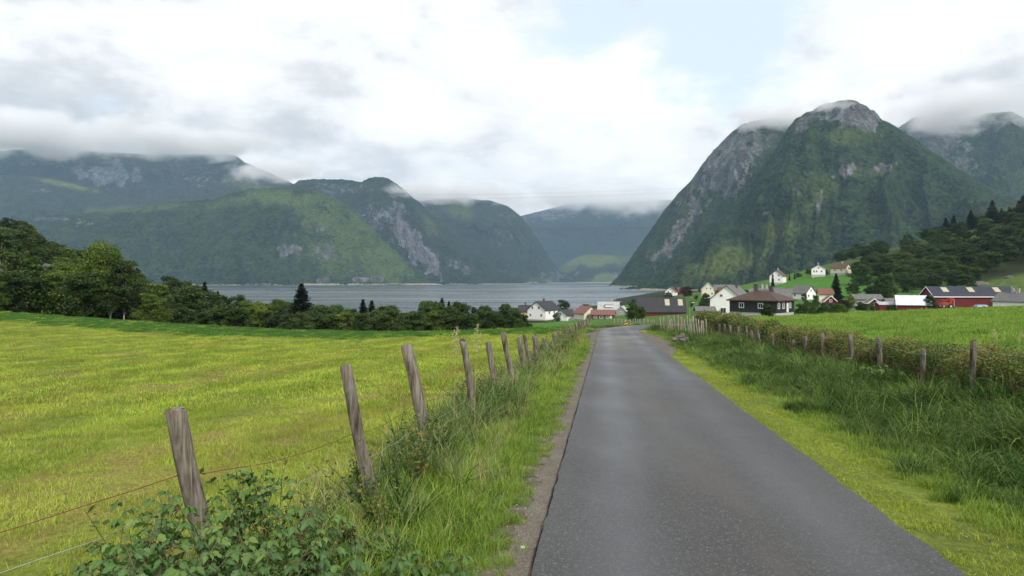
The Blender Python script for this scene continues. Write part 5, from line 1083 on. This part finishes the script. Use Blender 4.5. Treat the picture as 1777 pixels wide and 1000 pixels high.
# rocks
def rock(name, loc, size, seed, mat_, label, cat='rock', group=None):
    import bmesh
    bm = bmesh.new(); bmesh.ops.create_icosphere(bm, subdivisions=3, radius=1); r = np.random.default_rng(seed); V = np.array([v.co[:] for v in bm.verts]); D_ = [r.normal(size=3) for _ in range(9)]
    s_ = np.ones(len(V))
    for d in D_:
        d = d / np.linalg.norm(d); s_ = np.minimum(s_, (.62 + .3 * r.random()) / np.maximum(V @ d, .05)) if True else s_
    V = V * np.minimum(s_, 1)[:, None] * np.array(size) * (1 + .04 * r.normal(size=(len(V), 1)))
    for v, c_ in zip(bm.verts, V): v.co = c_
    me = bpy.data.meshes.new(name); bm.to_mesh(me); bm.free(); me.materials.append(mat_); o = bpy.data.objects.new(name, me); COL.objects.link(o); o.location = loc; o.rotation_euler = (0, 0, r.random() * 6); return tag(o, label, cat, group)
RK = mat('lichen_rock', (.13, .115, .10), .9, .45, 2.5, .5); RKD = mat('mossy_rock', (.11, .105, .085), .9, .5, .35, .5)
x, y, z = px2w(1180, 590, 33); 
for i, (dx, dy, dz, s_, lb) in enumerate([(0, 0, .12, .33, 'largest brown-grey stone of the heap on the right bank'), (.45, .1, .05, .24, 'flat stone at the right end of the heap on the bank'), (-.42, -.05, .02, .22, 'small stone at the left end of the heap on the bank'), (.1, -.3, -.02, .2, 'lowest front stone of the heap on the bank'), (.2, .1, .33, .18, 'stone balanced on top of the heap on the bank')]):
    rock('stone', (x + dx * .6, y + dy, z + dz * .6 + .02), (s_ * .8, s_ * .7, s_ * .5), 700 + i, RK, lb, 'stone')
x, y, z = px2w(907, 957, 5.2); rock('stone', (x, y, tz(x, y) + .012), (.022, .016, .012), 720, mat('pale_stone', (.55, .52, .47), .8, .1), 'pale pebble lying on the gravel at the left road edge', 'pebble')
for i, (px, py, D, sx_, sz_, lb) in enumerate([(45, 476, 160, 8, 3.4, 'mossy grey rock outcrop among the trees at the far left'), (1700, 492, 345, 7, 1.6, 'long stony outcrop below the wooded hill'), (1645, 494, 335, 5, 1.4, 'left stony outcrop behind the great red barn'), (1752, 474, 360, 2.4, 1.3, 'pale boulder on the grassy slope at the far right')]):
    x, y, z = px2w(px, py, D); rock('rock_outcrop', (x, y, tz(x, y) + .2), (sx_, sx_ * .6, sz_), 730 + i, RKD if i == 0 else RK, lb, 'rock')
# ================================================================ power lines and poles
POLE = mat('pole_wood', (.14, .12, .1), .8, .2)
def pole(px, py, D, H, label):
    x, y, z = px2w(px, py, D); z = tz(x, y); e = empty('utility_pole', (x, y, z), R(20), label, 'utility pole'); MB().tube([(0, 0, -1), (0, 0, H)], [.16, .1], 8).build('pole', POLE, e); MB().box((0, 0, H - .6), (1.6, .12, .12)).build('crossarm', POLE, e)
    for s_ in (-.65, 0, .65): MB().tube([(s_, 0, H - .54), (s_, 0, H - .3)], .05, 6).build('insulator', FRAME, e)
pole(1204, 516, 380, 7.5, 'wooden utility pole between the red barn and the cream gabled house'); pole(1210, 512, 430, 6, 'shorter utility pole behind the barn end'); pole(1381, 490, 455, 6.5, 'utility pole at the meadow edge right of the hillside villa')
def cable(pts, label, rad_=.03, group=None):
    P_ = np.array(pts, float); q = np.linspace(0, 1, 50); n = len(P_)
    out = np.stack([np.interp(q, np.linspace(0, 1, n), P_[:, k]) for k in range(3)], 1)
    out = catmull(P_, 14); o = MB().tube(out, rad_, 5, cap=False).build('power_line', CABLE, smooth=True); tag(o, label, 'power line', group)
CABLE = mat('power_cable', (.13, .12, .11), .6, .1)
def cl(pp): return [px2w(*p) for p in pp]
for k, dy in enumerate((0, 3.2, 6.5, 10)):
    cable(cl([(1950, 333 + dy, 260), (1777, 352 + dy * .8, 290), (1600, 369 + dy, 330), (1400, 384 + dy, 380), (1200, 393 + dy * .8, 430), (1000, 395 + dy * .6, 480), (800, 393 + dy * .5, 530), (600, 386 + dy * .3, 580)]), ['topmost', 'second', 'third', 'lowest'][k] + ' cable of the lower power line crossing the right mountain', .045 + .006 * (k % 2), None)
for k, dy in enumerate((0, 7)):
    cable(cl([(1300, 316 + dy * .6, 700), (1190, 327 + dy * .8, 740), (1000, 334 + dy, 800), (800, 338 + dy, 860), (600, 334 + dy, 920), (450, 326 + dy, 980)]), ['upper', 'lower'][k] + ' cable of the high power line before the clouds', .055)
cable(cl([(300, 488, 300), (380, 502, 270), (470, 517, 240), (560, 530, 210), (640, 541, 190)]), 'single cable slanting down over the water at the left', .02)
# street lamp by the shed
x, y, z = px2w(1197, 545, 200); sl_ = empty('street_lamp', (x, y, tz(x, y)), 0, 'thin grey street lamp beside the small grey shed', 'street lamp'); Hh = EYE - (526 - HZ) / F * 200 - sl_.location.z
MB().tube([(0, 0, -.5), (0, 0, Hh * .9), (.1, 0, Hh), (.7, 0, Hh + .1)], [.07, .06, .05, .04], 8).build('pole', GALV, sl_); MB().box((.9, 0, Hh + .1), (.7, .3, .14), 0).build('lamp_head', FRAME, sl_)
# ================================================================ red farm machine, blue trailer by the great barn
REDP = mat('machine_red', (.3, .035, .022), .4, .15); TYRE = mat('tyre_rubber', (.02, .02, .02), .85, .2); GM = mat('machine_grey', (.5, .5, .5), .4, .1)
x, y, z = px2w(1643, 537, 225); mc = empty('farm_machine', (x, y, tz(x, y)), R(6), 'orange-red farm machine parked before the great red barn', 'farm machine')
zt = EYE - (519 - HZ) / F * 225 - mc.location.z
mb = MB().box((-.9, 0, zt - 1.5), (2.9, 1.7, 1.0), 0, top=(2.4, 1.5)); mb.box((-.9, 0, zt - .35), (2.8, 1.6, .2)); mb.build('body', REDP, mc)
mb = MB()
for sx_ in (-2.1, .3):
    for sy_ in (-.7, .7): mb.tube([(sx_, sy_, zt - 1.1), (sx_, sy_, zt - .4)], .06, 6)
mb.build('cab_post', REDP, mc)
mb = MB().box((1.0, 0, zt - .6), (.9, 1.2, 1.9)); mb.box((1.6, 0, zt + .15), (1.7, .5, .5), 0); mb.build('loader', REDP, mc)
MB().tube([(2.5, 0, zt - 2.4), (2.5, 0, zt - .35), (1.7, 0, zt - .2)], .09, 8).build('pipe', GM, mc)
for sx_, rr in ((-1.8, .55), (.6, .75)):
    for sy_ in (-.95, .95):
        wlm = MB(); wlm.tube([(sx_, sy_ - .16, zt - 2.3), (sx_, sy_ - .1, zt - 2.3), (sx_, sy_ + .1, zt - 2.3), (sx_, sy_ + .16, zt - 2.3)], [rr * .85, rr, rr, rr * .85], 18); wh = wlm.build('wheel', TYRE, mc)
        MB().tube([(sx_, sy_ - .19, zt - 2.3), (sx_, sy_ + .19, zt - 2.3)], rr * .45, 12).build('rim', GM, wh)
mb = MB().box((-.9, 0, zt - 2.1), (2.6, .8, .5)); mb.build('chassis', GM, mc)
BLU = mat('blue_tarpaulin', (.06, .14, .4), .5, .2)
x, y, z = px2w(1702, 536, 225); tr_ = empty('tipping_trailer', (x, y, tz(x, y)), R(4), 'low trailer with blue cover in front of the great red barn', 'trailer'); zt = EYE - (528.5 - HZ) / F * 225 - tr_.location.z
MB().box((0, 0, zt - .5), (3.6, 1.6, .5)).build('bed', GM, tr_); MB().box((0, 0, zt - .12), (3.4, 1.5, .26), 0, top=(2.6, 1.0)).build('cover', BLU, tr_)
for sy_ in (-.9, .9):
    wh = MB().tube([(.3, sy_ - .12, zt - .95), (.3, sy_ + .12, zt - .95)], .45, 16).build('wheel', TYRE, tr_)
MB().box((0, 0, zt - .85), (3., .5, .3)).build('chassis', GM, tr_)
# ================================================================ raspberry thicket at the first post
m, t = newmat('raspberry_leaves'); v = t.attr('var'); P = t.pos(); vein = t.attr('vein'); nz = t.noise(6., 3, P)
c = t.ramp(t.math('ADD', t.math('MULTIPLY', v, .7), t.math('MULTIPLY', nz, .3)), [(.12, (.028, .07, .02)), (.45, (.055, .13, .032)), (.75, (.11, .22, .04)), (.93, (.24, .3, .06)), (1., (.4, .3, .06))])
c = t.mix(t.math('MULTIPLY', vein, .35), c, (.2, .3, .1))
b = t.surf(c, .5, None, .35); tr = t.n('ShaderNodeBsdfTranslucent', 0, {'Color': c}); t.out(t.n('ShaderNodeMixShader', 0, {0: .3, 1: b, 2: tr})); RASP = m
CANE = mat('raspberry_cane', (.13, .10, .05), .7, .3, 12.)
def leaflet(L_, W_, droop, fold, r):
    """one serrated, folded, drooping leaflet; returns verts, faces, vein value"""
    n = 9; V = []; vein = []; 
    for i in range(n):
        t_ = i / (n - 1); w_ = W_ * (math.sin(pi * t_ ** .75) ** .8) * (1 - .25 * t_); ser = (1 + .12 * (-1) ** i)
        zc = -droop * L_ * t_ ** 1.7; x = L_ * t_
        for j, s_ in enumerate((-1, -.5, 0, .5, 1)):
            ww = w_ * s_ * (ser if abs(s_) == 1 else 1); V.append([x - abs(s_) * L_ * .05 * ((-1) ** i + 1) * .5, ww, zc + abs(s_) * w_ * fold - (abs(s_) == .5) * .0 + .004 * math.sin(i * 2.2) * abs(s_)]); vein.append(1. if s_ == 0 else (.45 if i % 2 == 0 else 0.))
    f = [[i * 5 + j, (i + 1) * 5 + j, (i + 1) * 5 + j + 1, i * 5 + j + 1] for i in range(n - 1) for j in range(4)]
    return np.array(V), np.array(f), np.array(vein)
def rotm(ax, a):
    ax = np.array(ax, float); ax /= np.linalg.norm(ax) + 1e-9; K = np.array([[0, -ax[2], ax[1]], [ax[2], 0, -ax[0]], [-ax[1], ax[0], 0]]); return np.eye(3) + math.sin(a) * K + (1 - math.cos(a)) * K @ K
def thicket(name, spots, seed, label, cat='bush', lsc=1.):
    r = np.random.default_rng(seed); lm = MB(); cm_ = MB(); veins = []
    for (x, y, h_, sprd, nc) in spots:
        for k in range(nc):
            a = r.random() * 6.28; bx = x + r.normal() * .11; by = y + r.normal() * .11; z0 = tz(bx, by); l = sprd * (.4 + r.random()); hh = h_ * (.55 + .5 * r.random())
            ps = [np.array([bx + l * t_ ** 1.6 * math.cos(a), by + l * t_ ** 1.6 * math.sin(a), z0 - .03 + hh * (t_ * 1.25 - .25 * t_ ** 2.6)]) for t_ in np.linspace(0, 1, 7)]
            cm_.tube(ps, [.0045, .0042, .004, .0035, .003, .0025, .0018], 5, .5, 0, False)
            nl = int(6 + 7 * hh)
            for q in range(nl):
                t_ = .22 + .78 * (q + .5 * r.random()) / nl; p = np.array([np.interp(t_, np.linspace(0, 1, 7), np.array(ps)[:, j]) for j in range(3)]); az = q * 2.4 + r.random() * .8
                el = .25 + .3 * r.random(); pd = np.array([math.cos(az) * math.cos(el), math.sin(az) * math.cos(el), math.sin(el)]); pl_ = (.04 + .05 * r.random()) * lsc; e_ = p + pd * pl_; cm_.tube([p, (p + e_) / 2 + [0, 0, .004], e_], .0013, 4, .5, 0, False)
                vv = np.clip(.45 + .35 * (t_ - .6) + .22 * r.normal(), 0, .9); vv = .97 if r.random() < .02 else vv
                for (da, sc_, bk) in ((0, 1., 0), (1.15, .8, .012), (-1.15, .8, .012)) + (((2.0, .62, .03), (-2.0, .62, .03)) if r.random() < .35 else ()):
                    L_ = (.055 + .035 * r.random()) * sc_ * lsc; V, f, ve = leaflet(L_, L_ * .36, .25 + .35 * r.random(), .10 + .25 * r.random(), r)
                    V = V @ rotm((1, 0, 0), r.normal() * .35).T @ rotm((0, 1, 0), .15 + .45 * r.random() - el * .3).T @ rotm((0, 0, 1), az + da + r.normal() * .15).T; lm.add(V + e_ - pd * bk, f, vv); veins.append(ve)
    e = empty(name, (spots[0][0], spots[0][1], 0), 0, label, cat)
    for mb, nm, mt in ((lm, 'foliage', RASP), (cm_, 'cane', CANE)):
        for i in range(len(mb.v)): mb.v[i] = mb.v[i] - np.array([spots[0][0], spots[0][1], 0])
        o = mb.build(nm, mt, e, smooth=(nm == 'foliage')); o['kind'] = 'stuff'
        if nm == 'foliage': at = o.data.attributes.new('vein', 'FLOAT', 'POINT'); at.data.foreach_set('value', np.concatenate(veins).astype(np.float32))
S = []
def sp(px, ytop, D, sprd=.22, nc=6): 
    x = (px - CX) / F * D; z = tz(x, D); S.append((x, D, max(.2, (EYE - (ytop - HZ) / F * D - z) * 1.02), sprd, nc))
for a_ in [(450, 800, 4.5), (400, 830, 4.4), (300, 850, 4.1), (250, 860, 4.0), (210, 890, 3.7), (160, 930, 3.4), (120, 975, 3.1), (340, 880, 3.9), (430, 860, 4.2), (480, 900, 4.0), (380, 920, 3.6), (300, 930, 3.4), (230, 940, 3.3), (420, 950, 3.5), (520, 905, 4.3), (560, 890, 4.6), (600, 905, 4.6), (480, 960, 3.7), (350, 970, 3.2), (180, 990, 3.0), (540, 950, 4.0), (280, 990, 3.1), (440, 1000, 3.3), (380, 1010, 3.1)]: sp(*a_)
thicket('raspberry_bush', S, 900, 'leafy green raspberry thicket around the nearest left fence post', lsc=.85)
S = []
for a_ in [(640, 905, 4.9), (690, 940, 4.6), (740, 960, 4.5), (600, 960, 4.2)]: sp(*a_, .2, 3)
thicket('raspberry_bush', S, 905, 'sparse low raspberry shoots between the second fence post and the gravel')
S = []
for a_ in [(1525, 628, 17.0), (1530, 640, 16.8), (1700, 690, 12.6), (1740, 700, 12.2), (1765, 720, 11.6), (1560, 640, 16.2), (1645, 665, 14), (1460, 620, 20)]: sp(*a_, .3, 4)
thicket('bramble_bush', S, 910, 'broad-leaved bright green bramble shoots in front of the right hedge', lsc=1.6)
# ================================================================ flowering grass stems against the field
def stem_plant(px, ytop, D, label, seed, lean=.1):
    r = np.random.default_rng(seed); x = (px - CX) / F * D; z = tz(x, D); H_ = EYE - (ytop - HZ) / F * D - z; e = empty('grass_stem', (x, D, z), 0, label, 'grass stem')
    ps = [np.array([lean * t_ ** 2 * H_ * .3, 0, H_ * t_]) for t_ in np.linspace(0, 1, 8)]; MB().tube(ps, [.003] * 6 + [.002, .001], 5, .7).build('stem', G_DRY, e)
    mb = MB(); n = 150; t_ = .78 + .22 * r.random(n); wd = (1.0 - t_) * .28 * np.minimum(1, (t_ - .78) * 12) + .006; P_ = np.stack([np.interp(t_, np.linspace(0, 1, 8), np.array(ps)[:, j]) for j in range(3)], 1) + r.normal(size=(n, 3)) * np.stack([wd, wd, wd * .3], 1)
    nr = r.normal(size=(n, 3)); nr /= np.linalg.norm(nr, axis=1)[:, None]; v, f = leafquads(P_, nr, .028, r, .3); mb.add(v, f, np.repeat(.5 + .5 * r.random(n), 4)); mb.build('seed_head', G_DRY, e)
    MB().add(*blades(3, .02, .3, .6, .009, 15, 80, 6, seed)).build('leaf', G_TALL, e)
stem_plant(787, 566, 8.5, 'left one of two pale seed heads rising above the third fence post', 1); stem_plant(823, 563, 8.8, 'taller right seed head rising beside the fourth fence post', 2)
stem_plant(1762, 575, 14.5, 'thin pale grass stem above the hedge at the far right', 3, .5); stem_plant(1735, 572, 15., 'second thin grass stem left of the far right one', 4, -.4)
